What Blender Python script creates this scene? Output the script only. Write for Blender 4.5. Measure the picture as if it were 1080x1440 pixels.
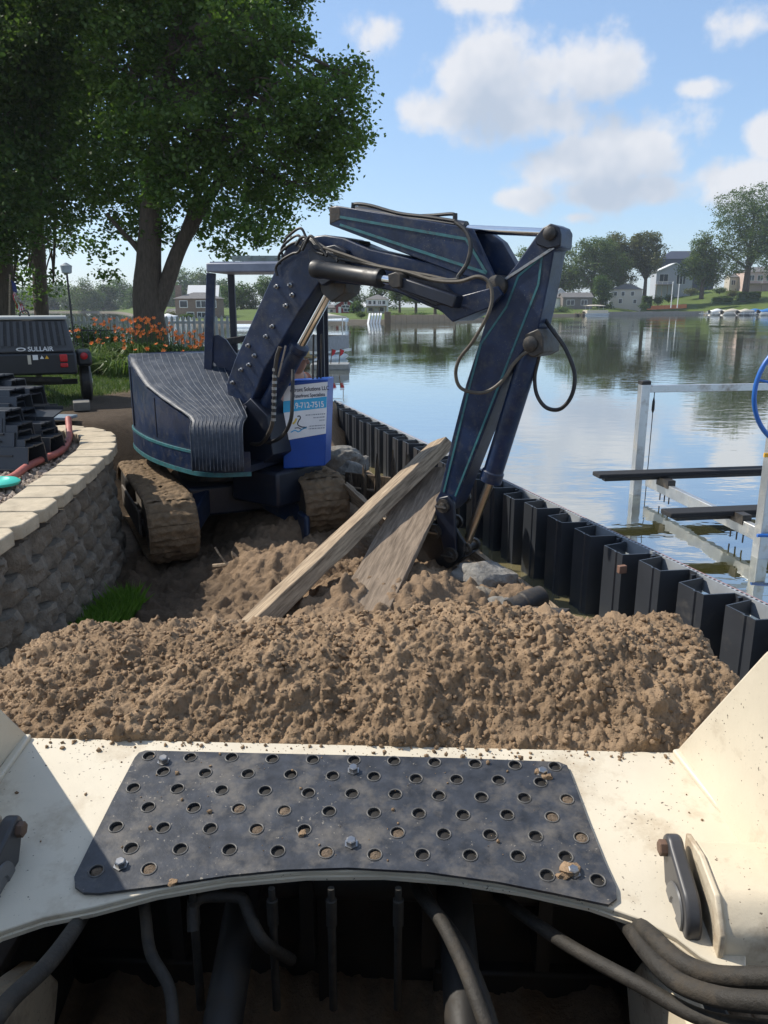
import bpy, bmesh, math, random
import numpy as np
from mathutils import Vector, Matrix
random.seed(7); RNG = np.random.default_rng(11)
for o in list(bpy.data.objects): bpy.data.objects.remove(o)
scene = bpy.context.scene
COL = scene.collection

# ------------------------------------------------------------------ camera
CAM_H = 2.4; FPX = 1090.0; PITCH = math.radians(14.9)
cd = bpy.data.cameras.new('camera'); cam = bpy.data.objects.new('camera', cd); COL.objects.link(cam)
cam.location = (0, 0, CAM_H); cam.rotation_euler = (math.pi/2 - PITCH, 0, 0)
cd.sensor_fit = 'VERTICAL'; cd.sensor_height = 24.0; cd.sensor_width = 18.0
cd.lens = 24.0*FPX/1440.0; cd.clip_start = 0.02; cd.clip_end = 3000
scene.camera = cam
scene.view_settings.view_transform = 'Standard'
try: scene.view_settings.look = 'None'
except Exception: pass
scene.view_settings.gamma = 1.0; scene.view_settings.use_curve_mapping = False
scene.view_settings.exposure = 0.55
scene.render.resolution_x = 768; scene.render.resolution_y = 1024

def ray(px, py):
    x = (px-540)/FPX; y = (py-720)/FPX
    return np.array([x, math.cos(PITCH)-y*math.sin(PITCH), -(math.sin(PITCH)+y*math.cos(PITCH))])
CAMP = np.array([0, 0, CAM_H])
def atY(px, py, Y):
    r = ray(px, py); return CAMP + r*(Y/r[1])
def atZ(px, py, z):
    r = ray(px, py); return CAMP + r*((z-CAM_H)/r[2])
def atP(px, py, p0, n):
    r = ray(px, py); p0 = np.array(p0); n = np.array(n)
    return CAMP + r*(np.dot(p0-CAMP, n)/np.dot(r, n))

# ------------------------------------------------------------------ sun and sky
SUN = Vector((-0.90, 0.34, 1.0)).normalized()
sun_el = math.asin(SUN.z); sun_az = math.atan2(SUN.x, SUN.y)
ld = bpy.data.lights.new('sun', 'SUN'); ld.energy = 4.0; ld.angle = math.radians(0.6); ld.color = (1.0, 0.93, 0.82)
lo = bpy.data.objects.new('sun', ld); COL.objects.link(lo)
lo.rotation_euler = SUN.to_track_quat('Z', 'Y').to_euler(); lo.location = (-30, 10, 40)

world = bpy.data.worlds.new('World'); scene.world = world; world.use_nodes = True
def build_world():
    nt = world.node_tree; N = nt.nodes; L = nt.links; N.clear()
    def azel(px, py):
        r = ray(px, py); r = r/np.linalg.norm(r)
        return math.atan2(r[0], r[1]), math.asin(r[2])
    blobs = []
    def B(px, py, rx, ry, w=1.0):
        a, e = azel(px, py); blobs.append((a, e, rx/1150.0, ry/1150.0, w))
    # the tall cumulus
    B(685,112,85,62); B(615,158,58,40,.88); B(765,98,80,56); B(835,100,64,46,.95); B(745,165,110,42,.9); B(700,70,40,26,.9)
    # second bank below it
    B(905,205,72,46); B(830,228,100,46); B(850,270,115,28,.95); B(745,278,52,18,.85)
    # right bank
    B(1050,265,85,38); B(1085,190,34,34,.95); B(1130,285,90,46,.9)
    # thin ones
    B(680,2,95,22,.75); B(1060,35,70,38,.72); B(985,122,62,18,.62); B(530,45,75,58,.50); B(810,305,45,14,.7)
    main = blobs[:1]+blobs[2:5]+blobs[6:9]+blobs[10:11]+blobs[12:13]
    def field(gname, blobs, detail, beyond):
      g = bpy.data.node_groups.new(gname, 'ShaderNodeTree')
      g.interface.new_socket('Vector', in_out='INPUT', socket_type='NodeSocketVector')
      g.interface.new_socket('Value', in_out='OUTPUT', socket_type='NodeSocketFloat')
      GN, GL = g.nodes, g.links
      gi = GN.new('NodeGroupInput'); go = GN.new('NodeGroupOutput')
      nz = GN.new('ShaderNodeTexNoise'); nz.inputs['Scale'].default_value = 13; nz.inputs['Detail'].default_value = detail; nz.inputs['Roughness'].default_value = .58
      GL.new(gi.outputs[0], nz.inputs['Vector'])
      last = None
      for (a, e, ra, re, w) in blobs:
          s = GN.new('ShaderNodeVectorMath'); s.operation = 'SUBTRACT'; s.inputs[1].default_value = (a, e, 0)
          m = GN.new('ShaderNodeVectorMath'); m.operation = 'MULTIPLY'; m.inputs[1].default_value = (1/ra, 1/re, 0)
          l = GN.new('ShaderNodeVectorMath'); l.operation = 'LENGTH'
          q = GN.new('ShaderNodeMath'); q.operation = 'SUBTRACT'; q.inputs[0].default_value = w
          GL.new(gi.outputs[0], s.inputs[0]); GL.new(s.outputs[0], m.inputs[0]); GL.new(m.outputs[0], l.inputs[0])
          h = GN.new('ShaderNodeMath'); h.operation = 'MULTIPLY'; h.inputs[1].default_value = .75
          GL.new(l.outputs['Value'], h.inputs[0]); GL.new(h.outputs[0], q.inputs[1])
          if last is None: last = q
          else:
              x = GN.new('ShaderNodeMath'); x.operation = 'SMOOTH_MAX'; x.inputs[2].default_value = .18
              GL.new(last.outputs[0], x.inputs[0]); GL.new(q.outputs[0], x.inputs[1]); last = x
      if beyond:   # the same scattered cumulus goes on beyond the frame
          w = GN.new('ShaderNodeTexNoise'); w.inputs['Scale'].default_value = 3.1; w.inputs['Detail'].default_value = 2; GL.new(gi.outputs[0], w.inputs['Vector'])
          ab = GN.new('ShaderNodeVectorMath'); ab.operation = 'LENGTH'
          sc = GN.new('ShaderNodeVectorMath'); sc.operation = 'MULTIPLY'; sc.inputs[1].default_value = (1/.62, 1/.5, 0); GL.new(gi.outputs[0], sc.inputs[0]); GL.new(sc.outputs[0], ab.inputs[0])
          r = GN.new('ShaderNodeMapRange'); r.inputs['From Min'].default_value = .95; r.inputs['From Max'].default_value = 1.1; r.inputs['To Min'].default_value = -3; r.inputs['To Max'].default_value = 0
          GL.new(ab.outputs['Value'], r.inputs['Value'])
          v = GN.new('ShaderNodeMath'); v.operation = 'MULTIPLY_ADD'; v.inputs[1].default_value = 5.0; v.inputs[2].default_value = -2.55; GL.new(w.outputs['Fac'], v.inputs[0])
          u = GN.new('ShaderNodeMath'); u.operation = 'ADD'; GL.new(v.outputs[0], u.inputs[0]); GL.new(r.outputs[0], u.inputs[1])
          x = GN.new('ShaderNodeMath'); x.operation = 'MAXIMUM'; GL.new(last.outputs[0], x.inputs[0]); GL.new(u.outputs[0], x.inputs[1]); last = x
      n2 = GN.new('ShaderNodeMath'); n2.operation = 'MULTIPLY_ADD'; n2.inputs[1].default_value = 1.9; n2.inputs[2].default_value = -.98
      GL.new(nz.outputs['Fac'], n2.inputs[0])
      ad = GN.new('ShaderNodeMath'); ad.operation = 'ADD'; GL.new(last.outputs[0], ad.inputs[0]); GL.new(n2.outputs[0], ad.inputs[1])
      GL.new(ad.outputs[0], go.inputs[0])
      return g
    g = field('cloud_field', blobs, 6, True); gs = field('cloud_body', main, 3, False)
    tc = N.new('ShaderNodeTexCoord'); sp = N.new('ShaderNodeSeparateXYZ'); L.new(tc.outputs['Generated'], sp.inputs[0])
    at = N.new('ShaderNodeMath'); at.operation = 'ARCTAN2'; L.new(sp.outputs['X'], at.inputs[0]); L.new(sp.outputs['Y'], at.inputs[1])
    el = N.new('ShaderNodeMath'); el.operation = 'ARCSINE'; L.new(sp.outputs['Z'], el.inputs[0])
    cb = N.new('ShaderNodeCombineXYZ'); L.new(at.outputs[0], cb.inputs[0]); L.new(el.outputs[0], cb.inputs[1])
    g1 = N.new('ShaderNodeGroup'); g1.node_tree = g; L.new(cb.outputs[0], g1.inputs[0])
    of = N.new('ShaderNodeVectorMath'); of.operation = 'ADD'; of.inputs[1].default_value = (-.012, .038, 0); L.new(cb.outputs[0], of.inputs[0])
    g2 = N.new('ShaderNodeGroup'); g2.node_tree = gs; L.new(of.outputs[0], g2.inputs[0])
    mr = N.new('ShaderNodeMapRange'); mr.interpolation_type = 'SMOOTHSTEP'
    mr.inputs['From Min'].default_value = .06; mr.inputs['From Max'].default_value = .55; mr.inputs['To Max'].default_value = .93
    L.new(g1.outputs[0], mr.inputs['Value'])
    sh = N.new('ShaderNodeMapRange'); sh.inputs['From Min'].default_value = .0; sh.inputs['From Max'].default_value = .85
    L.new(g2.outputs[0], sh.inputs['Value'])
    cm = N.new('ShaderNodeMix'); cm.data_type = 'RGBA'; cm.inputs['A'].default_value = (.58, .59, .62, 1); cm.inputs['B'].default_value = (.37, .42, .50, 1)
    L.new(sh.outputs[0], cm.inputs['Factor'])
    sky = N.new('ShaderNodeTexSky'); sky.sky_type = 'NISHITA'; sky.sun_disc = False
    sky.sun_elevation = sun_el; sky.sun_rotation = sun_az
    sky.air_density = 1.0; sky.dust_density = .5; sky.ozone_density = 3.0; sky.altitude = 0
    b1 = N.new('ShaderNodeBackground'); b1.inputs['Strength'].default_value = .115
    tm = N.new('ShaderNodeMix'); tm.data_type = 'RGBA'; tm.inputs['Factor'].default_value = .38; tm.inputs['B'].default_value = (2.6, 3.9, 6.0, 1); L.new(sky.outputs[0], tm.inputs['A']); L.new(tm.outputs['Result'], b1.inputs['Color'])
    b2 = N.new('ShaderNodeBackground'); b2.inputs['Strength'].default_value = 1.0; L.new(cm.outputs['Result'], b2.inputs['Color'])
    mx = N.new('ShaderNodeMixShader'); L.new(mr.outputs[0], mx.inputs[0]); L.new(b1.outputs[0], mx.inputs[1]); L.new(b2.outputs[0], mx.inputs[2])
    out = N.new('ShaderNodeOutputWorld'); L.new(mx.outputs[0], out.inputs['Surface'])
build_world()
world.cycles.sampling_method = 'MANUAL'; world.cycles.sample_map_resolution = 512

# ------------------------------------------------------------------ materials
MATS = {}
def mat(name, c, rough=.6, metal=0., var=.18, scale=6., bump=0., bscale=60., c2=None, dust=None, dscale=3., dlo=.5, dhi=.7, spec=.5, stretch=None, attr=None, coat=0., specks=None):
    if name in MATS: return MATS[name]
    m = bpy.data.materials.new(name); m.use_nodes = True; nt = m.node_tree; N = nt.nodes; L = nt.links
    bs = N['Principled BSDF']; bs.inputs['Roughness'].default_value = rough; bs.inputs['Metallic'].default_value = metal
    bs.inputs['Specular IOR Level'].default_value = spec
    if coat: bs.inputs['Coat Weight'].default_value = coat; bs.inputs['Coat Roughness'].default_value = .15
    tc = N.new('ShaderNodeTexCoord'); oi = N.new('ShaderNodeObjectInfo')
    mu = N.new('ShaderNodeMath'); mu.operation = 'MULTIPLY'; mu.inputs[1].default_value = 37.0; L.new(oi.outputs['Random'], mu.inputs[0])
    av = N.new('ShaderNodeVectorMath'); av.operation = 'ADD'; L.new(tc.outputs['Object'], av.inputs[0]); L.new(mu.outputs[0], av.inputs[1])
    vec = av.outputs[0]
    if stretch:
        st = N.new('ShaderNodeVectorMath'); st.operation = 'MULTIPLY'; st.inputs[1].default_value = stretch; L.new(vec, st.inputs[0]); svec = st.outputs[0]
    else: svec = vec
    nz = N.new('ShaderNodeTexNoise'); nz.inputs['Scale'].default_value = scale; nz.inputs['Detail'].default_value = 8; nz.inputs['Roughness'].default_value = .62
    L.new(svec, nz.inputs['Vector'])
    rp = N.new('ShaderNodeMapRange'); rp.inputs['From Min'].default_value = .3; rp.inputs['From Max'].default_value = .7; L.new(nz.outputs['Fac'], rp.inputs['Value'])
    mx = N.new('ShaderNodeMix'); mx.data_type = 'RGBA'
    mx.inputs['A'].default_value = tuple(max(0, k*(1-var)) for k in c[:3])+(1,)
    mx.inputs['B'].default_value = tuple(min(1, k) for k in (c2[:3] if c2 else [k*(1+var) for k in c[:3]]))+(1,)
    L.new(rp.outputs[0], mx.inputs['Factor']); col = mx.outputs['Result']
    if attr:
        an = N.new('ShaderNodeAttribute'); an.attribute_name = attr
        ml = N.new('ShaderNodeMix'); ml.data_type = 'RGBA'; ml.blend_type = 'MULTIPLY'; ml.inputs['Factor'].default_value = 1
        L.new(col, ml.inputs['A']); L.new(an.outputs['Color'], ml.inputs['B']); col = ml.outputs['Result']
    if dust:
        n3 = N.new('ShaderNodeTexNoise'); n3.inputs['Scale'].default_value = dscale; n3.inputs['Detail'].default_value = 10; n3.inputs['Roughness'].default_value = .7
        L.new(vec, n3.inputs['Vector'])
        r3 = N.new('ShaderNodeMapRange'); r3.inputs['From Min'].default_value = dlo; r3.inputs['From Max'].default_value = dhi; L.new(n3.outputs['Fac'], r3.inputs['Value'])
        m3 = N.new('ShaderNodeMix'); m3.data_type = 'RGBA'; L.new(r3.outputs[0], m3.inputs['Factor']); L.new(col, m3.inputs['A'])
        m3.inputs['B'].default_value = tuple(dust[:3])+(1,); col = m3.outputs['Result']
        rr = N.new('ShaderNodeMapRange'); rr.inputs['To Min'].default_value = rough; rr.inputs['To Max'].default_value = min(1, rough+.4)
        L.new(r3.outputs[0], rr.inputs['Value']); L.new(rr.outputs[0], bs.inputs['Roughness'])
    if specks:                       # paint chips and flecks of mud, denser in some patches
        ns = N.new('ShaderNodeTexNoise'); ns.inputs['Scale'].default_value = 95; ns.inputs['Detail'].default_value = 3; ns.inputs['Roughness'].default_value = .6; L.new(vec, ns.inputs['Vector'])
        nb = N.new('ShaderNodeTexNoise'); nb.inputs['Scale'].default_value = 4.5; nb.inputs['Detail'].default_value = 4; L.new(vec, nb.inputs['Vector'])
        am = N.new('ShaderNodeMath'); am.operation = 'MULTIPLY_ADD'; am.inputs[1].default_value = .32; L.new(nb.outputs['Fac'], am.inputs[0]); L.new(ns.outputs['Fac'], am.inputs[2])
        rs = N.new('ShaderNodeMapRange'); rs.inputs['From Min'].default_value = .845; rs.inputs['From Max'].default_value = .875; L.new(am.outputs[0], rs.inputs['Value'])
        m5 = N.new('ShaderNodeMix'); m5.data_type = 'RGBA'; L.new(rs.outputs[0], m5.inputs['Factor']); L.new(col, m5.inputs['A']); m5.inputs['B'].default_value = tuple(specks[:3])+(1,); col = m5.outputs['Result']
    L.new(col, bs.inputs['Base Color'])
    if bump:
        n2 = N.new('ShaderNodeTexNoise'); n2.inputs['Scale'].default_value = bscale; n2.inputs['Detail'].default_value = 6; n2.inputs['Roughness'].default_value = .65
        L.new(svec if stretch else vec, n2.inputs['Vector'])
        bp = N.new('ShaderNodeBump'); bp.inputs['Strength'].default_value = bump; bp.inputs['Distance'].default_value = .02
        L.new(n2.outputs['Fac'], bp.inputs['Height']); L.new(bp.outputs[0], bs.inputs['Normal'])
    MATS[name] = m; return m

DIRT = (.20, .135, .082)
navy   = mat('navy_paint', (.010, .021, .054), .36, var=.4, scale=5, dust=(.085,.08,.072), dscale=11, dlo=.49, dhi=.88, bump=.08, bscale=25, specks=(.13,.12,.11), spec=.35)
navy_d = mat('navy_underside_shade', (.006, .010, .022), .42, var=.35, scale=5, dust=(.05,.045,.04), dscale=9, dlo=.56, dhi=.9)
teal   = mat('teal_stripe', (.028, .13, .145), .5, var=.25, scale=14, dust=(.05,.055,.06), dscale=20, dlo=.5, dhi=.75)
rubbermat = mat('ribbed_rubber', (.017, .026, .044), .5, var=.3, scale=9, dust=(.10,.105,.11), dscale=9, dlo=.5, dhi=.9, bump=.15, bscale=40)
ribmat = mat('worn_rib', (.07, .08, .095), .6, var=.8, scale=14)
bluep  = mat('bright_blue_paint', (.008, .065, .33), .4, var=.12, scale=5, dust=(.1,.1,.12), dscale=12, dlo=.6, dhi=.9)
signw  = mat('sign_white', (.82, .83, .84), .5, var=.05)
signb  = mat('sign_cyan', (.05, .42, .72), .5, var=.05)
signk  = mat('sign_ink', (.02, .03, .06), .6, var=.1)
signg  = mat('sign_grey_ink', (.3, .32, .36), .6, var=.1)
signy  = mat('sign_yellow_ink', (.75, .55, .12), .6, var=.1)
rubber = mat('black_rubber', (.012, .012, .013), .5, var=.3, scale=30, dust=(.09,.075,.055), dscale=14, dlo=.5, dhi=.85)
blackm = mat('black_metal', (.012, .013, .015), .45, var=.3, dust=(.08,.065,.05), dscale=10, dlo=.52, dhi=.85)
greasy = mat('greasy_dark_metal', (.022, .020, .018), .5, var=.4, scale=8, dust=(.10,.075,.05), dscale=9, dlo=.46, dhi=.75, bump=.2, bscale=30)
steel  = mat('worn_steel', (.33, .33, .33), .35, 1.0, var=.2, scale=20, dust=(.16,.12,.08), dscale=20, dlo=.52, dhi=.7)
chrome = mat('chrome_rod', (.75, .77, .78), .12, 1.0, var=.05)
rodm   = mat('dull_rod', (.45, .40, .34), .3, 1.0, var=.15, scale=15)
cream  = mat('cream_paint', (.60, .54, .425), .45, var=.09, scale=3, dust=(.33,.25,.16), dscale=5, dlo=.54, dhi=.80, bump=.06, bscale=30, specks=(.07,.05,.035))
creamd = mat('scuffed_cream_paint', (.56, .49, .37), .5, var=.12, scale=4, dust=(.17,.10,.05), dscale=5, dlo=.49, dhi=.72, bump=.08, bscale=30, specks=(.08,.045,.025))
stepm  = mat('black_step_plate', (.030, .033, .040), .42, var=.5, scale=26, dust=(.17,.15,.125), dscale=11, dlo=.47, dhi=.86, bump=.08, bscale=70, specks=(.20,.18,.15))
trackm = mat('mud_caked_track', (.17, .115, .065), .95, var=.35, scale=12, bump=.9, bscale=25)
trackd = mat('muddy_track_steel', (.10, .085, .07), .7, var=.4, scale=9, bump=.4, bscale=20)
soil   = mat('loose_soil', (.315, .220, .138), .95, var=.32, scale=14, bump=.6, bscale=170, spec=.15, dust=(.17,.115,.07), dscale=3.5, dlo=.48, dhi=.72)
soild  = mat('soil_clods', (.29, .20, .125), .95, var=.32, scale=20, bump=.6, bscale=170, spec=.15)
vinyl  = mat('grey_vinyl_sheet', (.030, .034, .041), .38, var=.14, scale=4, dust=(.11,.10,.085), dscale=5, dlo=.58, dhi=.9)
vinyll = mat('light_vinyl_edge', (.28, .30, .32), .45, var=.15)
alum   = mat('aluminium', (.56, .58, .59), .42, .85, var=.12, scale=5, dust=(.26,.22,.16), dscale=5, dlo=.5, dhi=.8)
bunk   = mat('black_bunk_carpet', (.012, .013, .016), .85, var=.3, scale=40)
wood   = mat('weathered_timber', (.20, .135, .08), .85, var=.5, scale=7, c2=(.44,.34,.23), bump=.3, bscale=10, stretch=(7,.6,7))
woodg  = mat('grey_plank', (.15, .108, .073), .85, var=.4, scale=7, c2=(.30,.23,.165), bump=.25, bscale=10, stretch=(7,.6,7))
woodd  = mat('rotten_dark_wood', (.05, .038, .027), .9, var=.5, scale=9, c2=(.17,.12,.075), bump=.7, bscale=20, stretch=(4,4,1))
concrete = mat('rough_concrete', (.215, .205, .185), .95, var=.4, scale=9, bump=1.0, bscale=30, dust=(.16,.12,.08), dscale=6, dlo=.5, dhi=.7)
blockm = mat('split_face_block', (.20, .172, .135), .95, var=.35, scale=13, bump=1.0, bscale=38, dust=(.36,.34,.30), dscale=3, dlo=.58, dhi=.85)
capm   = mat('sandstone_cap', (.44, .37, .265), .9, var=.2, scale=8, bump=.35, bscale=60, dust=(.22,.17,.11), dscale=5, dlo=.56, dhi=.78)
bark   = mat('tree_bark', (.085, .065, .048), .95, var=.4, scale=9, bump=1.0, bscale=14, stretch=(3,3,.6))
comp   = mat('compressor_grey', (.045, .048, .053), .5, var=.12, scale=3)
compd  = mat('compressor_black', (.014, .016, .019), .45, var=.2)
comptop = mat('compressor_pale_top', (.33, .35, .34), .5, var=.1)
redlens = mat('red_lens', (.45, .015, .02), .25, var=.1)
whitep = mat('white_paint', (.72, .72, .70), .55, var=.06)
pinkhose = mat('faded_red_hose', (.40, .12, .095), .6, var=.2, scale=12)
tealp  = mat('turquoise_plastic', (.05, .50, .40), .5, var=.1)
bluewheel = mat('blue_wheel_paint', (.02, .12, .42), .35, var=.1)
orange = mat('orange_petals', (.78, .20, .03), .6, var=.25, scale=20)
skin   = mat('skin', (.46, .24, .16), .55, var=.1)
shirt  = mat('salmon_shirt', (.42, .17, .11), .85, var=.12)
strapm = mat('grey_strap', (.30, .32, .35), .8)
capcloth = mat('tan_cap_cloth', (.42, .30, .13), .85)
denim  = mat('denim', (.05, .07, .12), .9)
hairm  = mat('brown_hair', (.06, .035, .02), .8)
panelb = mat('blue_grey_sheet', (.20, .25, .29), .4, var=.12)
stone  = mat('gravel_stone', (.36, .29, .23), .9, var=.4, scale=3)
glassd = mat('window_glass', (.03, .04, .05), .08, var=.1)
roofg  = mat('grey_shingle', (.14, .135, .13), .9, var=.25, scale=3)
roofw  = mat('pale_roof', (.62, .62, .60), .6, var=.06)
roofn  = mat('navy_roof', (.035, .045, .075), .7, var=.2)
brickm = mat('brown_brick', (.20, .145, .11), .9, var=.2, scale=4)
redw   = mat('red_siding', (.24, .03, .035), .8, var=.12)
greyw  = mat('grey_siding', (.36, .38, .43), .8, var=.08)
navyw  = mat('navy_siding', (.045, .055, .085), .8, var=.08)
beigew = mat('beige_siding', (.46, .42, .36), .8, var=.08)
pinkw  = mat('pinkish_siding', (.52, .40, .35), .8, var=.08)
hedgem = mat('clipped_hedge', (.02, .045, .015), .9, var=.5, scale=5)
bluecv = mat('blue_cover', (.03, .16, .42), .6)
tancv  = mat('tan_cover', (.50, .45, .36), .8)
orangef = mat('orange_mesh', (.55, .17, .06), .8)
flagred = mat('flag_red', (.42, .03, .04), .8); flagblue = mat('flag_blue', (.02, .03, .12), .8)
yellowd = mat('yellow_plastic', (.75, .40, .03), .5)

def leafmat(name, c1, c2, trans=.35):
    m = bpy.data.materials.new(name); m.use_nodes = True; nt = m.node_tree; N = nt.nodes; L = nt.links
    bs = N['Principled BSDF']; bs.inputs['Roughness'].default_value = .5; bs.inputs['Specular IOR Level'].default_value = .35
    an = N.new('ShaderNodeAttribute'); an.attribute_name = 'tint'
    mx = N.new('ShaderNodeMix'); mx.data_type = 'RGBA'; mx.inputs['A'].default_value = c1+(1,); mx.inputs['B'].default_value = c2+(1,)
    L.new(an.outputs['Fac'], mx.inputs['Factor']); L.new(mx.outputs['Result'], bs.inputs['Base Color'])
    tr = N.new('ShaderNodeBsdfTranslucent'); hs = N.new('ShaderNodeHueSaturation'); hs.inputs['Value'].default_value = 1.5; hs.inputs['Saturation'].default_value = 1.1
    L.new(mx.outputs['Result'], hs.inputs['Color']); L.new(hs.outputs[0], tr.inputs['Color'])
    ms = N.new('ShaderNodeMixShader'); ms.inputs[0].default_value = trans
    L.new(bs.outputs[0], ms.inputs[1]); L.new(tr.outputs[0], ms.inputs[2]); L.new(ms.outputs[0], N['Material Output'].inputs['Surface'])
    return m
leaf_a = leafmat('maple_leaves', (.045, .095, .018), (.125, .185, .036), .48)
leaf_b = leafmat('dark_leaves', (.036, .075, .018), (.095, .145, .032), .45)
leaf_c = leafmat('far_leaves', (.045, .085, .020), (.125, .165, .040), .35)
leaf_d = leafmat('olive_far_leaves', (.060, .078, .024), (.140, .145, .048), .35)
grassm = leafmat('grass_blades', (.035, .075, .014), (.11, .15, .04), .3)
lilyleaf = leafmat('lily_leaves', (.05, .10, .02), (.14, .19, .05), .3)

# ------------------------------------------------------------------ mesh helpers
def nrm(v): v = np.asarray(v, float); return v/(np.linalg.norm(v)+1e-12)
class MB:
    def __init__(s): s.v = []; s.f = []
    def add(s, vs, fs):
        o = len(s.v); s.v.extend([tuple(map(float, p)) for p in vs]); s.f.extend([tuple(i+o for i in f) for f in fs]); return s
    def obox(s, c, a, b, d):     # centre, three half vectors
        c, a, b, d = (np.asarray(k, float) for k in (c, a, b, d))
        if np.dot(np.cross(a, b), d) < 0: a = -a
        vs = [c+i*a+j*b+k*d for k in (-1, 1) for j in (-1, 1) for i in (-1, 1)]
        return s.add(vs, [(0,2,3,1), (4,5,7,6), (0,1,5,4), (2,6,7,3), (0,4,6,2), (1,3,7,5)])
    def box(s, c, size, rz=0):
        ca, sa = math.cos(rz), math.sin(rz)
        return s.obox(c, (size[0]/2*ca, size[0]/2*sa, 0), (-size[1]/2*sa, size[1]/2*ca, 0), (0, 0, size[2]/2))
    def beam(s, a, b, w, h, up=(0, 0, 1)):
        a = np.asarray(a, float); b = np.asarray(b, float); d = nrm(b-a); x = nrm(np.cross(d, up)); y = np.cross(x, d)
        return s.obox((a+b)/2, (b-a)/2, x*w/2, y*h/2)
    def prism(s, pts, vec):
        pts = [np.asarray(p, float) for p in pts]; vec = np.asarray(vec, float); n = len(pts)
        nr = sum(np.cross(pts[i]-pts[0], pts[(i+1) % n]-pts[0]) for i in range(n))
        if np.dot(nr, vec) > 0: pts = pts[::-1]
        vs = pts+[p+vec for p in pts]
        fs = [tuple(range(n)), tuple(range(2*n-1, n-1, -1))]+[((i+1) % n, i, n+i, n+(i+1) % n) for i in range(n)]
        return s.add(vs, fs)
    def tube(s, path, r, n=8, caps=True):
        P = [np.asarray(p, float) for p in path]; m = len(P)
        R = r if hasattr(r, '__len__') else [r]*m
        t0 = nrm(P[1]-P[0]); ref = np.array([0, 0, 1.]) if abs(t0[2]) < .9 else np.array([1., 0, 0])
        x = nrm(np.cross(t0, ref)); vs = []
        for i in range(m):
            t = nrm(P[min(i+1, m-1)]-P[max(i-1, 0)]); x = nrm(x-np.dot(x, t)*t); y = np.cross(t, x)
            for k in range(n):
                a = 2*math.pi*k/n; vs.append(P[i]+R[i]*(math.cos(a)*x+math.sin(a)*y))
        fs = [(i*n+k, i*n+(k+1) % n, (i+1)*n+(k+1) % n, (i+1)*n+k) for i in range(m-1) for k in range(n)]
        if caps: fs += [tuple(range(n-1, -1, -1)), tuple(range((m-1)*n, m*n))]
        return s.add(vs, fs)
    def cyl(s, a, b, r, r2=None, n=16): return s.tube([a, b], [r, r if r2 is None else r2], n)
    def lathe(s, base, axis, prof, n=20):   # prof: list of (dist along axis, radius)
        ax = nrm(axis); return s.tube_prof(base, ax, prof, n)
    def tube_prof(s, base, ax, prof, n):
        base = np.asarray(base, float); ref = np.array([0, 0, 1.]) if abs(ax[2]) < .9 else np.array([1., 0, 0])
        x = nrm(np.cross(ax, ref)); y = np.cross(ax, x); vs = []
        for d, r in prof:
            for k in range(n):
                a = 2*math.pi*k/n; vs.append(base+ax*d+r*(math.cos(a)*x+math.sin(a)*y))
        m = len(prof)
        fs = [(i*n+k, i*n+(k+1) % n, (i+1)*n+(k+1) % n, (i+1)*n+k) for i in range(m-1) for k in range(n)]
        fs += [tuple(range(n-1, -1, -1)), tuple(range((m-1)*n, m*n))]
        return s.add(vs, fs)
    def lump(s, c, r, seed=0, sub=2, amp=.25, R=None):
        vs, fs = ICO[sub]; rg = np.random.default_rng(seed)
        k = rg.normal(size=(6, 3)); ph = rg.uniform(0, 6, 6)
        V = vs*(1+amp*np.mean([np.sin(vs@(k[i]*2.2)+ph[i]) for i in range(6)], axis=0)*2)[:, None]*np.asarray(r, float)
        if R is not None: V = V@np.asarray(R).T
        return s.add(V+np.asarray(c, float), fs)
    def grid(s, P):              # P: (m, n, 3)
        m, n = P.shape[:2]
        return s.add(P.reshape(-1, 3), [(i*n+j, i*n+j+1, (i+1)*n+j+1, (i+1)*n+j) for i in range(m-1) for j in range(n-1)])
    def mesh(s, name):
        me = bpy.data.meshes.new(name); me.from_pydata(s.v, [], s.f); me.update(); return me
    def build(s, name, m, parent=None, smooth=40, bevel=0, seg=2, solid=0):
        return link(name, s.mesh(name), m, parent, smooth, bevel, seg, solid)
def _ico(sub):
    bm = bmesh.new(); bmesh.ops.create_icosphere(bm, subdivisions=sub, radius=1)
    r = (np.array([v.co[:] for v in bm.verts]), [tuple(v.index for v in f.verts) for f in bm.faces]); bm.free(); return r
ICO = {k: _ico(k) for k in (1, 2, 3, 4)}
def link(name, me, m, parent=None, smooth=40, bevel=0, seg=2, solid=0):
    o = bpy.data.objects.new(name, me); COL.objects.link(o)
    if m and not me.materials: me.materials.append(m)
    if smooth:
        me.polygons.foreach_set('use_smooth', [True]*len(me.polygons))
        try: me.set_sharp_from_angle(angle=math.radians(smooth))
        except Exception: pass
    if bevel:
        b = o.modifiers.new('bevel', 'BEVEL'); b.width = bevel; b.segments = seg; b.limit_method = 'ANGLE'; b.angle_limit = math.radians(35)
    if solid:
        b = o.modifiers.new('solid', 'SOLIDIFY'); b.thickness = solid; b.offset = 0
    if parent is not None: put(o, parent)
    return o
def wloc(o):
    m = Matrix.Translation(o.location) @ o.rotation_euler.to_matrix().to_4x4()
    if o.parent: m = wloc(o.parent) @ o.matrix_parent_inverse @ m
    return m
def put(o, parent):
    o.parent = parent; o.matrix_parent_inverse = wloc(parent).inverted(); return o
def tag(o, label=None, cat=None, group=None, kind=None):
    if label: o['label'] = label
    if cat: o['category'] = cat
    if group: o['group'] = group
    if kind: o['kind'] = kind
    return o
def thing(name, label, cat, loc=(0, 0, 0), group=None):
    o = bpy.data.objects.new(name, None); COL.objects.link(o); o.location = [float(k) for k in loc]; o.empty_display_size = .1
    return tag(o, label, cat, group)
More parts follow.
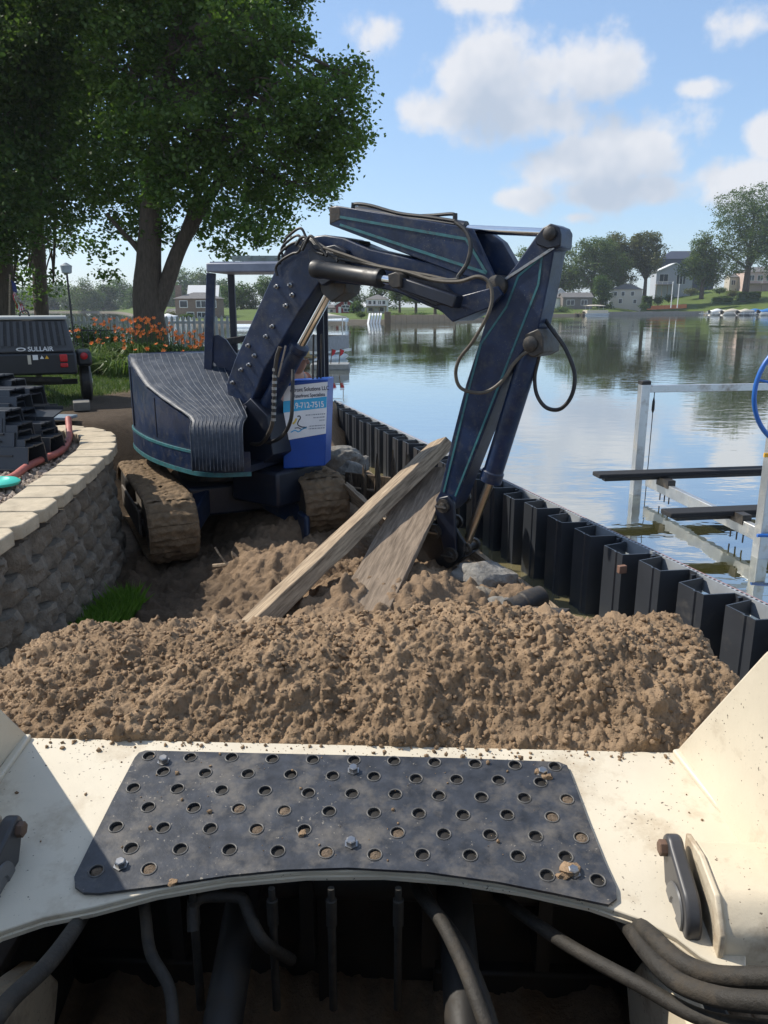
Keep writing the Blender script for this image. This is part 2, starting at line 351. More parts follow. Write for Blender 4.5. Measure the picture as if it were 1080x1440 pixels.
def inst(name, me, M, parent=None):
    o = bpy.data.objects.new(name, me); COL.objects.link(o)
    M = Matrix(M); o.location = M.translation; o.rotation_euler = M.to_euler()
    o.scale = M.to_scale()
    if parent is not None: put(o, parent)
    return o
def frame(o, x, y, z):
    return Matrix(((x[0], y[0], z[0], o[0]), (x[1], y[1], z[1], o[1]), (x[2], y[2], z[2], o[2]), (0, 0, 0, 1)))
def spline(pts, k=6):
    P = [np.asarray(p, float) for p in pts]; P = [2*P[0]-P[1]]+P+[2*P[-1]-P[-2]]; out = []
    for i in range(1, len(P)-2):
        for j in range(k):
            t = j/k; a, b, c, d = P[i-1:i+3]
            out.append(.5*((2*b)+(-a+c)*t+(2*a-5*b+4*c-d)*t*t+(-a+3*b-3*c+d)*t**3))
    out.append(P[-2]); return out
def text_mesh(name, s, size, M, m, parent, bold=0, sx=1.0):
    cu = bpy.data.curves.new(name, 'FONT'); cu.body = s; cu.size = size; cu.extrude = .0012; cu.offset = bold; cu.align_x = 'LEFT'
    to = bpy.data.objects.new(name+'_tmp', cu); COL.objects.link(to)
    bpy.context.view_layer.update()
    me = bpy.data.meshes.new_from_object(to.evaluated_get(bpy.context.evaluated_depsgraph_get()))
    bpy.data.objects.remove(to); me.materials.clear(); me.materials.append(m)
    me.transform(Matrix(M) @ Matrix.Diagonal((sx, 1, 1, 1)))
    return link(name, me, m, parent, 0)

# noise
def hash2(ix, iy, seed):
    h = (ix.astype(np.int64)*374761393 + iy.astype(np.int64)*668265263 + seed*974634777) & 0xffffffff
    h = ((h ^ (h >> 13))*1274126177) & 0xffffffff; h = h ^ (h >> 16)
    h = (h*2246822519) & 0xffffffff; h ^= h >> 15
    return (h & 0xffffff)/float(0x1000000)
def vnoise(x, y, seed=0):
    ix = np.floor(x); iy = np.floor(y); fx = x-ix; fy = y-iy; fx = fx*fx*(3-2*fx); fy = fy*fy*(3-2*fy)
    a = hash2(ix, iy, seed); b = hash2(ix+1, iy, seed); c = hash2(ix, iy+1, seed); d = hash2(ix+1, iy+1, seed)
    return (a*(1-fx)+b*fx)*(1-fy)+(c*(1-fx)+d*fx)*fy
def fbm(x, y, oct=4, seed=0):
    s = 0; a = .5
    for i in range(oct): s = s+a*(vnoise(x, y, seed+i)-.5)*2; x = x*2.03+5; y = y*2.03+3; a *= .5
    return s
def clods(x, y, cell, seed, fill=.8):     # hemispherical lumps of random size, one per cell
    gx = np.floor(x/cell); gy = np.floor(y/cell); h = np.zeros_like(x)
    for i in (-1, 0, 1):
        for j in (-1, 0, 1):
            cx = gx+i; cy = gy+j
            px = (cx+hash2(cx, cy, seed))*cell; py = (cy+hash2(cx, cy, seed+1))*cell
            r = cell*(.25+.55*hash2(cx, cy, seed+2)**2)*(hash2(cx, cy, seed+3) < fill)
            d2 = ((x-px)**2+(y-py)**2)/(r*r+1e-12)
            h = np.maximum(h, r*np.sqrt(np.maximum(0, 1-d2)))
    return h
def sst(a, b, x):
    t = np.clip((x-a)/(b-a), 0, 1); return t*t*(3-2*t)
def grid_object(name, X, Y, Z, m, col=None, smooth=True):
    ny, nx = X.shape; me = bpy.data.meshes.new(name)
    V = np.stack([X, Y, Z], -1).reshape(-1, 3); idx = np.arange(nx*ny).reshape(ny, nx)
    F = np.stack([idx[:-1, :-1], idx[:-1, 1:], idx[1:, 1:], idx[1:, :-1]], -1).reshape(-1, 4)
    me.vertices.add(len(V)); me.vertices.foreach_set('co', V.ravel())
    me.loops.add(F.size); me.loops.foreach_set('vertex_index', F.ravel().astype(np.int32))
    me.polygons.add(len(F)); me.polygons.foreach_set('loop_start', np.arange(0, F.size, 4, dtype=np.int32))
    me.update(calc_edges=True)
    if col is not None:
        ca = me.color_attributes.new('Col', 'FLOAT_COLOR', 'POINT')
        ca.data.foreach_set('color', np.concatenate([col.reshape(-1, 3), np.ones((nx*ny, 1))], 1).ravel())
    me.polygons.foreach_set('use_smooth', [smooth]*len(me.polygons)); me.materials.append(m)
    o = bpy.data.objects.new(name, me); COL.objects.link(o); return o
def quads_object(name, V, m, parent=None, tint=None, per=4):   # V: (n, per, 3) loose polygons
    n = len(V); me = bpy.data.meshes.new(name)
    me.vertices.add(n*per); me.vertices.foreach_set('co', V.reshape(-1))
    me.loops.add(n*per); me.loops.foreach_set('vertex_index', np.arange(n*per, dtype=np.int32))
    me.polygons.add(n); me.polygons.foreach_set('loop_start', np.arange(0, n*per, per, dtype=np.int32)); me.update(calc_edges=True)
    if tint is not None:
        a = me.attributes.new('tint', 'FLOAT', 'POINT'); a.data.foreach_set('value', np.repeat(tint, per).astype(np.float32))
    me.materials.append(m); o = bpy.data.objects.new(name, me); COL.objects.link(o)
    if parent is not None: put(o, parent)
    return o

# ------------------------------------------------------------------ ground, lake, far bank
def sheet_x(Y): return 1.54-.31*(Y-5.67)
WALLP = np.array([(-2.02,2.2),(-2.06,3.2),(-2.10,4.2),(-2.15,4.85),(-2.21,5.3),(-2.28,5.85),(-2.38,6.5),(-2.49,6.95),(-2.72,7.5),(-3.1,7.85),(-3.7,8.0),(-5.0,8.05)])
def wall_x(Y): return np.interp(Y, WALLP[:9, 1], WALLP[:9, 0])
def ground_h(X, Y):
    low = .12+.16*sst(-2.0, -.9, X)+.05*fbm(X*1.3, Y*1.3, 3, 3)          # dug trench
    low = low+.22*sst(4.6, 3.4, Y)                                        # where the loader stands
    low = low+.12*sst(7.0, 9.5, Y)
    # spoil ridge under the timbers
    low = low+.24*np.exp(-(((X+.02)/.55)**2+((Y-5.20)/.50)**2))+.24*np.exp(-(((X+.72)/.42)**2+((Y-5.95)/.30)**2))
    low = low+.07*np.exp(-(((X-.30)/.30)**2+((Y-5.75)/.35)**2))
    low = low-.10*np.exp(-(((X-.2)/.5)**2+((Y-6.6)/.45)**2))
    # ditch along the sheet piling
    dsh = sheet_x(Y)-X
    low = low*sst(.10, .62, dsh)+(-.05)*(1-sst(.10, .62, dsh))
    yard = 1.10+.03*fbm(X*.5, Y*.5, 3, 9)
    wl = np.where(Y < 7.5, sst(.10, .16, wall_x(Y)-X), 0)                 # behind the block wall
    back = sst(.0, 1.8, -(X+1.95)+(Y-8.2)*.45)*sst(7.9, 9.0, Y)           # bank rising behind the excavator
    back = np.maximum(back, sst(9.5, 15, Y)*sst(.6, 3.5, dsh))
    wl2 = np.where((Y >= 7.5) & (X < -2.75-(Y-7.5)*.9), 1.0, 0)
    k = np.maximum(np.maximum(wl, wl2), back)
    h = low*(1-k)+yard*k
    h = np.where(Y > 24, h-(h+1.5)*sst(25.5, 28.5, Y), h)                 # lawn ends at the lake
    lake = sst(.0, -.25, dsh)
    return h*(1-lake)+(-1.5)*lake
def ground_rough(X, Y):
    near = sst(-2.6, -2.2, X)*sst(9.5, 8.0, Y)
    wx = X+.03*fbm(X*9, Y*9, 3, 71); wy = Y+.03*fbm(X*9+7, Y*9, 3, 72)
    r = clods(wx, wy, .17, 21, .4)*.45+clods(wx, wy, .09, 25, .5)*.65+clods(wx, wy, .05, 31, .55)*.8+clods(X, Y, .030, 35, .7)*.9+.10*fbm(X*2.6, Y*2.6, 6, 40)+.030*fbm(X*20, Y*20, 2, 41)
    rut = .03*np.abs(fbm(X*2.2, Y*5.5, 3, 50))
    wallside = np.where(Y < 7.4, sst(.0, .12, X-wall_x(Y)), 1)
    return r*near*wallside+rut*(1-near)*sst(-5.5, -3.6, X)*sst(14, 9, Y)*(Y > 8.0)
def spaced(lo, d0, d1, dense, hi, g=1.12):
    a = list(np.arange(d0, d1, dense)); s = dense
    while a[-1] < hi: s = min(s*g, 12); a.append(a[-1]+s)
    s = dense; b = [d0]
    while b[-1] > lo: s = min(s*g, 12); b.append(b[-1]-s)
    return np.array(b[:0:-1]+a)
gx = spaced(-400, -2.5, 1.6, .0165, 400); gy = spaced(-40, 4.45, 8.3, .0165, 600)
GX, GY = np.meshgrid(gx, gy); GZ0 = ground_h(GX, GY); GZ = GZ0+ground_rough(GX, GY)*1.0
# colours of the ground itself: soil, wet soil, gravel, lawn
soilc = np.array([.28, .195, .124]); wetc = np.array([.115, .082, .055]); gravc = np.array([.30, .245, .19]); grassc = np.array([.062, .085, .022]); darks = np.array([.085, .062, .042])
fn = fbm(GX*1.1, GY*1.1, 4, 60)
wet = np.clip(sst(.34, .12, GZ0+.12*fn), 0, 1)[..., None]
C = soilc*(1-wet)+wetc*wet
lawn = sst(-2.5, -3.3, GX+.35*fn+(GY-9)*.16)*sst(8.5, 10, GY)
lawn = np.maximum(lawn, sst(12, 14.5, GY+.8*fn)*sst(.5, 3, sheet_x(GY)-GX))
pth = np.exp(-((GX+3.25+(GY-9)*.22)/.75)**2)*sst(13.5, 11.0, GY+.9*fn)*(GY > 7.6)
lawn = lawn*(1-sst(.25, .6, pth))
C = C*(1-lawn[..., None])+grassc*(1+.5*fn[..., None])*lawn[..., None]
pp = (sst(.2, .6, pth))[..., None]; C = C*(1-pp)+darks*pp
grav = (sst(-2.35, -2.5, GX)*sst(8.0, 7.7, GY))[..., None]; C = C*(1-grav)+gravc*grav
ground_m = mat('ground_cover', (.9, .9, .9), .95, var=.3, scale=16, c2=(1.0, 1.0, 1.0), bump=.8, bscale=70, spec=.2, attr='Col')
tag(grid_object('ground', GX, GY, GZ, ground_m, C), kind='structure')
def gz(x, y): return float(ground_h(np.array([[x]], float), np.array([[y]], float))[0, 0])

def water_mat(name, base, ripple, rip_scale, lo=.30, hi=.97, rough=.015):
    m = bpy.data.materials.new(name); m.use_nodes = True; N = m.node_tree.nodes; L = m.node_tree.links; N.clear()
    out = N.new('ShaderNodeOutputMaterial'); df = N.new('ShaderNodeBsdfDiffuse'); df.inputs['Color'].default_value = base+(1,)
    gl = N.new('ShaderNodeBsdfGlossy'); gl.inputs['Roughness'].default_value = rough; gl.inputs['Color'].default_value = (.93, .95, .95, 1)
    lw = N.new('ShaderNodeLayerWeight'); lw.inputs['Blend'].default_value = .5
    mr = N.new('ShaderNodeMapRange'); mr.inputs['From Min'].default_value = .3; mr.inputs['From Max'].default_value = 1.0
    mr.inputs['To Min'].default_value = lo; mr.inputs['To Max'].default_value = hi; L.new(lw.outputs['Facing'], mr.inputs['Value'])
    tc = N.new('ShaderNodeTexCoord')
    def nz(sc, det, st):
        v = N.new('ShaderNodeVectorMath'); v.operation = 'MULTIPLY'; v.inputs[1].default_value = st; L.new(tc.outputs['Object'], v.inputs[0])
        n = N.new('ShaderNodeTexNoise'); n.inputs['Scale'].default_value = sc; n.inputs['Detail'].default_value = det; L.new(v.outputs[0], n.inputs['Vector']); return n
    a = nz(rip_scale, 3, (.55, 1, 1)); b = nz(.12, 2, (1, 1, 1))
    mm = N.new('ShaderNodeMapRange'); mm.inputs['From Min'].default_value = .42; mm.inputs['From Max'].default_value = .66; mm.inputs['To Min'].default_value = .25; L.new(b.outputs['Fac'], mm.inputs['Value'])
    mu = N.new('ShaderNodeMath'); mu.operation = 'MULTIPLY'; L.new(a.outputs['Fac'], mu.inputs[0]); L.new(mm.outputs[0], mu.inputs[1])
    bp = N.new('ShaderNodeBump'); bp.inputs['Strength'].default_value = 1; bp.inputs['Distance'].default_value = ripple; L.new(mu.outputs[0], bp.inputs['Height'])
    L.new(bp.outputs[0], gl.inputs['Normal'])
    ms = N.new('ShaderNodeMixShader'); L.new(mr.outputs[0], ms.inputs[0]); L.new(df.outputs[0], ms.inputs[1]); L.new(gl.outputs[0], ms.inputs[2])
    L.new(ms.outputs[0], out.inputs['Surface']); return m
lake_m = water_mat('lake_water', (.075, .072, .022), .010, 2.6)
ditch_m = water_mat('muddy_water', (.22, .19, .10), .003, 9, .10, .75)
b = MB(); b.add([(-900, -60, 0), (900, -60, 0), (900, 900, 0), (-900, 900, 0)], [(0, 1, 2, 3)])
lake = b.build('lake', lake_m, smooth=0); tag(lake, kind='structure')
b = MB(); b.add([(sheet_x(2.6)-.75, 2.6, .085), (sheet_x(2.6)+.08, 2.6, .085), (sheet_x(14)+.08, 14, .085), (sheet_x(14)-.75, 14, .085)], [(0, 1, 2, 3)])
tag(b.build('ditch_water', ditch_m, smooth=0), kind='structure')

# far bank: shoreline given as (photo column, distance), heights by column
SH_P = [-500, -100, 0, 100, 165, 195, 225, 300, 400, 480, 600, 700, 765, 850, 920, 1000, 1080, 1300, 1700]
SH_D = [360, 330, 312, 300, 288, 160, 112, 104, 108, 114, 118, 135, 190, 205, 235, 225, 212, 200, 190]
def shoreD(px): return np.interp(px, SH_P, SH_D)
K0 = ray(540, 430)[1]
def FX(px, D): return (px-540)/FPX*D/K0
def FZ(py, D): r = ray(540, py); return CAM_H+r[2]/r[1]*D
def bank_h(px, s):
    top = np.interp(px, [-500, 0, 170, 230, 300, 600, 760, 800, 880, 930, 1000, 1100, 1700], [3, 2.4, 2.2, 2.0, 1.6, 1.4, 2.0, 2.4, 3.2, 6.3, 7.5, 7.0, 8])
    dist = np.interp(px, [-500, 170, 230, 700, 800, 900, 1000, 1700], [200, 180, 60, 60, 50, 42, 40, 40])
    return .45*sst(0, .4, s)+(top-.45)*sst(1, 1, s*0) * np.clip((s-1)/dist, 0, 1)**.85 if False else .45*sst(-.1, .3, s)+(top-.45)*np.clip((s-1.0)/dist, 0, 1)**.9
pcs = np.arange(-500, 1701, 10.0); ss = np.array([-2, -.3, .3, 1, 3, 6, 10, 15, 21, 28, 36, 46, 60, 80, 110, 150, 220, 400.])
PC, SS = np.meshgrid(pcs, ss); DD = shoreD(PC)+SS+.6*fbm(PC*.05, SS*0, 3, 5)
BZ = np.where(SS < 0, -.8, bank_h(PC, SS))+.25*fbm(PC*.03, SS*.1, 3, 8)*sst(3, 12, SS)
bc = np.array([.105, .15, .032])*(1+.35*fbm(PC*.06, SS*.3, 4, 77)[..., None])
rk = (sst(2.2, .8, SS))[..., None]; bc = bc*(1-rk)+np.array([.17, .15, .12])*rk
tag(grid_object('far_bank', FX(PC, DD), DD, BZ, ground_m, bc), kind='structure')

# ------------------------------------------------------------------ sheet piling sea wall
def build_seawall():
    root = thing('sheet_piling', 'dark grey corrugated vinyl sheet pile sea wall along the lake edge', 'sea wall', (sheet_x(6), 6, -.4))
    dY = nrm((-.31, 1, 0)); nL = np.array([-dY[1], dY[0], 0])      # nL points to the land
    pitch = .422; zt = .71; zb = -.5; th = .012
    # one pan: web at the front (land side), two slanted flanks, a flat link at the back
    d = .20
    prof = [(-.211, -d), (-.150, -d), (-.118, 0), (-.055, 0), (-.047, .010), (-.030, .010), (-.022, 0), (.118, 0), (.150, -d), (.211, -d)]
    def panel(hh):
        b = MB(); P = []
        pts = [np.array(p) for p in prof]
        out = pts; inn = []
        for i, p in enumerate(pts):
            t = nrm(pts[min(i+1, len(pts)-1)]-pts[max(i-1, 0)]); inn.append(p+np.array([t[1], -t[0]])*th)
        loop = out+inn[::-1]
        b.prism([np.array([p[0], p[1], zb]) for p in loop], (0, 0, zt-zb+hh))
        # lock ribs down both back edges
        b.box((-.205, -d+.012, (zt+zb)/2), (.020, .030, zt-zb-.004)); b.box((.150, -d+.016, (zt+zb)/2), (.014, .026, zt-zb-.006))
        return b.mesh('sheet_panel')
    meshes = [panel(h) for h in (0, .006, -.008, .012)]
    for me in meshes: me.materials.append(vinyl)
    Y = 2.9; i = 0
    while Y < 14.3:
        o = np.array([sheet_x(Y), Y, 0])
        inst('sheet_panel', meshes[(i*7) % 4], frame(o, dY, nL, (0, 0, 1)), root)
        Y += pitch*dY[1]; i += 1
    # whaler strip bolted along the water side, with a row of punched holes
    a = np.array([sheet_x(2.8), 2.8, zt-.045])-nL*.235; e = np.array([sheet_x(14.3), 14.3, zt-.045])-nL*.235
    st = MB().beam(a, e, .028, .10).build('edge_strip', vinyll, root)
    b = MB()
    for k in range(150):
        c = a+(e-a)*(k+.5)/300+np.array([0, 0, .0515]); b.obox(c, dY*.008, nL*.006, (0, 0, .001))
    b.build('strip_holes', blackm, st)
    MB().beam(a-nL*.016+np.array([0, 0, .045]), e-nL*.016+np.array([0, 0, .045]), .006, .012).build('red_edge_line', mat('red_line', (.30, .16, .16), .6), st)
    # bracket left on one pan
    p = atP(878, 800, (sheet_x(5.4), 5.4, 0), nL); p = p+nL*.02
    MB().obox(p, dY*.018, nL*.03, (0, 0, .028)).build('rusty_bracket', mat('rust', (.18, .10, .07), .8), root, bevel=.004)
    # old timber whaler lying in the mud inside the wall
    t = MB()
    a = np.array([sheet_x(4.2), 4.2, .13])+nL*.30; e = np.array([sheet_x(13.4), 13.4, .16])+nL*.34
    P = [a+(e-a)*k/24+np.array([0, 0, .012*math.sin(k*1.7)])+nL*.008*math.sin(k*2.3) for k in range(25)]
    for k in range(24): t.beam(P[k], P[k+1]+(P[k+1]-P[k])*.004, .055, .16)
    tag(t.build('old_timber_whaler', wood, bevel=.006), 'long weathered timber lying in the muddy ditch inside the sheet piling', 'timber')
build_seawall()

# ------------------------------------------------------------------ block retaining wall
def build_wall():
    root = thing('retaining_wall', 'curved grey split-face block retaining wall with pale sandstone caps', 'retaining wall', (-2.2, 5.4, 0))
    seg = np.diff(WALLP, axis=0); L = np.concatenate([[0], np.cumsum(np.linalg.norm(seg, axis=1))])
    # smooth the path
    sp = np.array(spline([(p[0], p[1], 0) for p in WALLP], 8)); SL = np.concatenate([[0], np.cumsum(np.linalg.norm(np.diff(sp, axis=0), axis=1))])
    def at(s):
        p = np.array([np.interp(s, SL, sp[:, 0]), np.interp(s, SL, sp[:, 1]), 0])
        q = np.array([np.interp(s+.08, SL, sp[:, 0]), np.interp(s+.08, SL, sp[:, 1]), 0]); r = np.array([np.interp(s-.08, SL, sp[:, 0]), np.interp(s-.08, SL, sp[:, 1]), 0])
        t = nrm(q-r); return p, t
    W = .352; Hh = .157; n_c = 8
    def block(seed):
        rg = np.random.default_rng(seed); nu, nv = 15, 7
        # front face: middle plane and two side planes falling back, split roughly
        P = np.zeros((nv, nu, 3)); us = np.linspace(-W/2+.004, W/2-.004, nu); vs = np.linspace(.003, Hh-.003, nv)
        for j, v in enumerate(vs):
            for i, u in enumerate(us):
                a = abs(u)/(W/2); back = 0 if a < .42 else (a-.42)/.58*.105
                edge = .018*(1-min(1, min(v, Hh-v)/.03))
                P[j, i] = (u, -back-edge+rg.normal(0, .0075)+.012*math.sin(seed+u*19+v*23), v)
        b = MB(); b.grid(P)
        # body behind
        n = nu; fr = [tuple(P[0, i]) for i in range(n)]; 
        o = len(b.v); bk = [(x, -.16, z) for (x, z) in ((-W/2+.03, .003), (W/2-.03, .003), (W/2-.03, Hh-.003), (-W/2+.03, Hh-.003))]
        b.v += bk
        b.f += [tuple([o+1, o]+list(range(0, n)))[::1]]
        b.f += [tuple([o+3, o+2]+[(nv-1)*n+i for i in range(n-1, -1, -1)])]
        b.f += [tuple([o, o+3]+[j*n for j in range(nv-1, -1, -1)]), tuple([o+2, o+1]+[j*n+n-1 for j in range(nv)])]
        me = b.mesh('wall_block'); me.materials.append(blockm); return me
    meshes = [block(k) for k in range(7)]
    for me in meshes:
        me.polygons.foreach_set('use_smooth', [True]*len(me.polygons)); me.set_sharp_from_angle(angle=math.radians(32))
    z0 = -.05; tot = SL[-1]; rnd = random.Random(3)
    for c in range(n_c):
        s = .25+(W/2 if c % 2 else 0)
        while s < min(tot, 8.4):
            p, t = at(s); nr = np.array([t[1], -t[0], 0])       # to the right, trench side
            o = p+nr*(.012*(n_c-1-c)*.9+rnd.uniform(-.016, .010)); o[2] = z0+c*Hh
            inst('wall_block', meshes[rnd.randrange(7)], frame(o, t, nr, (0, 0, 1)), root)
            s += W
    def cap(seed):
        rg = np.random.default_rng(100+seed); j = lambda: rg.normal(0, .004)
        w = W/2-.003; pl = [(-w, -.26), (w*.80, -.265), (w*.96, .002), (w*.70, .048), (-w*.62, .050), (-w*.98, .004)]
        b = MB(); h = .085; b.prism([(x+j(), y+j(), 0) for x, y in pl], (0, 0, h))
        me = b.mesh('cap_block'); me.materials.append(capm); return me
    caps = [cap(k) for k in range(5)]; s = .25+W*.3; zc = z0+n_c*Hh
    while s < 7.6:
        p, t = at(s); nr = np.array([t[1], -t[0], 0]); o = p+nr*.01; o[2] = zc+.001
        k = inst('cap_block', caps[rnd.randrange(5)], frame(o, t, nr, (0, 0, 1)), root)
        bv = k.modifiers.new('bevel', 'BEVEL'); bv.width = .010; bv.segments = 2
        s += W+.002
    return zc+.085
WALL_TOP = build_wall()

# ------------------------------------------------------------------ gravel, hose and stacked panels behind the wall
def stones(name, label, cat, n, xr, yr, smin, smax, ok, m, zoff=0):
    rg = np.random.default_rng(5); V = []; vs, fs = ICO[1]; B = MB(); k = 0
    while k < n:
        x = rg.uniform(*xr); y = rg.uniform(*yr)
        if not ok(x, y): continue
        s = rg.uniform(smin, smax); q = np.linalg.qr(rg.normal(size=(3, 3)))[0]
        P = (vs*(1+rg.normal(0, .12, (len(vs), 1)))*np.array([1, .8, .55])*s)@q.T+np.array([x, y, gz(x, y)+s*.25+zoff]); o = len(B.v)
        B.v.extend(map(tuple, P)); B.f.extend([tuple(i+o for i in f) for f in fs]); k += 1
    return tag(B.build(name, m, smooth=0), label, None, kind='stuff')
stones('gravel', 'pale brown gravel behind the block wall', None, 1500, (-3.6, -2.45), (4.6, 7.6), .012, .032, lambda x, y: x < wall_x(y)-.30, stone)

def hose_path(pp, r, name, label, m, cat='hose'):
    return tag(MB().tube(spline(pp, 8), r, 10).build(name, m), label, cat)
hose_path([atZ(96, 588, 1.32), atZ(97, 602, 1.24), atZ(97, 618, 1.165), atZ(86, 634, 1.16), atZ(62, 645, 1.15), atZ(38, 656, 1.15), atZ(15, 672, 1.15), atZ(-25, 686, 1.15)], .030, 'red_hose', 'faded red hose lying on gravel behind the wall caps', pinkhose)
b = MB(); p = atZ(0, 681, 1.15); b.lathe(p, (0, 0, 1), [(0, .13), (.02, .14), (.035, .12), (.04, .07), (.025, .05)], 24)
tag(b.build('turquoise_disc', tealp), 'round turquoise plastic lid on the gravel beside the red hose', 'lid')

def channel_mesh(length, w=.40, h=.17):
    # lying sheet: web on top with down-turned slanted flanks and locks, long axis x, its end at x = 0 and running to -x
    t = .014
    prof = [(-w/2, 0), (-w/2+.03, 0), (-w/2+.07, h), (-.05, h), (-.045, h+.008), (-.02, h+.008), (-.015, h), (w/2-.07, h), (w/2-.03, 0), (w/2, 0)]
    pts = [np.array(p) for p in prof]; inn = []
    for i, p in enumerate(pts):
        d = nrm(pts[min(i+1, len(pts)-1)]-pts[max(i-1, 0)]); inn.append(p+np.array([d[1], -d[0]])*t)
    b = MB(); b.prism([np.array([0, p[0], p[1]]) for p in pts+inn[::-1]], (-length, 0, 0)); me = b.mesh('vinyl_panel'); me.materials.append(vinyl); return me
CH = channel_mesh(2.6); CHU = channel_mesh(2.6, .36, .20)
def stack_panels():
    rnd = random.Random(9); n = 0
    # (right end column, row in the photograph, depth, height above the gravel, turned on its side)
    rows = [(50, 6.25, 0, 0), (47, 6.30, .055, 0), (34, 6.30, .11, 0), (38, 6.34, .165, 0), (20, 6.34, .22, 0), (24, 6.36, .275, 0),
            (80, 6.72, 0, 0), (72, 6.76, .055, 0), (70, 6.78, .11, 0), (40, 6.80, .165, 0), (43, 6.82, .22, 0), (30, 6.85, .275, 0), (41, 6.9, .33, 0), (33, 6.92, .385, 0),
            (58, 7.25, .02, 1), (56, 7.32, .30, 0), (60, 7.35, .355, 0), (20, 7.5, .46, 0), (36, 7.55, .41, 0)]
    words = ['resting on the gravel', 'second up', 'third up', 'fourth up', 'fifth up', 'topmost']
    for i, (px, Y, dz, side) in enumerate(rows):
        x = atY(px, 620, Y)[0]; z = 1.135+dz
        rz = rnd.uniform(-.05, .05)-.06
        M = Matrix.Translation((x, Y, z)) @ Matrix.Rotation(rz, 4, 'Z')
        o = inst('vinyl_panel', CH, M); n += 1
        st_, k_ = ('front stack beside the red hose', i) if i < 6 else (('middle stack behind the front one', i-6) if i < 14 else ('rear stack nearest the compressor', i-14))
        od = ['lowest', 'second lowest', 'third lowest', 'fourth lowest', 'fifth lowest', 'sixth lowest', 'seventh lowest', 'topmost'][k_]
        tag(o, 'charcoal vinyl sheet pile panel, %s of the %s' % (od, st_), 'vinyl panel', 'sheet pile panels stacked behind the block wall')
    for i, (px, Y, z) in enumerate([(66, 7.05, 1.14), (72, 7.15, 1.14), (84, 7.2, 1.14), (91, 7.05, 1.14)]):
        x = atY(px, 600, Y)[0]
        M = Matrix.Translation((x, Y, z+.20)) @ Matrix.Rotation(-.05, 4, 'Z') @ Matrix.Rotation(math.pi/2, 4, 'X')
        o = inst('vinyl_panel', CHU, M)
        tag(o, 'charcoal vinyl sheet pile panel standing on edge beside the flat stack', 'vinyl panel', 'sheet pile panels set on edge behind the flat stack')
stack_panels()
for i, (px, py, Y) in enumerate([(88, 577, 8.6), (84, 570, 8.9)]):
    p = atY(px, py, Y); z = gz(-3.4, Y)+.01
    o = MB().box((p[0]-.35, Y, z+.03+.04*i), (1.0, .28, .035), -.12).build('loose_sheet', panelb, bevel=.008)
    tag(o, ['pale blue grey sheet lying flat on the grass edge beyond the stacked panels', 'second pale blue grey sheet half hidden behind the first one'][i], 'sheet')

# grass tuft growing at the foot of the wall
def blades(name, n, cx, cy, rx, ry, h, w, m, label, kind='stuff', cat=None, mask=None, lean=.35, zfun=None, seed=2):
    rg = np.random.default_rng(seed); x = rg.uniform(-1, 1, n*2); y = rg.uniform(-1, 1, n*2); k = x*x+y*y < 1 if mask is None else np.ones_like(x, bool)
    x = cx+x[k]*rx; y = cy+y[k]*ry
    if mask is not None: q = mask(x, y); x = x[q]; y = y[q]
    x = x[:n]; y = y[:n]; n = len(x)
    z = ground_h(x[None], y[None])[0] if zfun is None else zfun(x, y)
    a = rg.uniform(0, 2*np.pi, n); hh = h*rg.uniform(.5, 1.15, n); l = rg.normal(0, lean, n)*hh; ww = w*rg.uniform(.6, 1.2, n)
    d = np.stack([np.cos(a), np.sin(a), 0*a], 1); s = np.stack([-np.sin(a), np.cos(a), 0*a], 1); up = np.array([0, 0, 1.])
    base = np.stack([x, y, z-.01], 1)
    V = np.stack([base-s*ww[:, None], base+s*ww[:, None], base+d*(l*.45)[:, None]+up*(hh*.62)[:, None]+s*(ww*.6)[:, None], base+d*l[:, None]+up*hh[:, None]*.97], 1)
    o = quads_object(name, V, m, None, rg.uniform(0, 1, n)); return tag(o, label, cat, kind=kind)
p = atZ(112, 880, .2)
blades('grass_tuft', 3000, -2.00, 5.30, .14, .42, .21, .0045, leafmat('fresh_grass', (.07, .16, .02), (.16, .28, .05), .45), 'bright green grass tuft at the foot of the block wall', None, 'grass tuft')

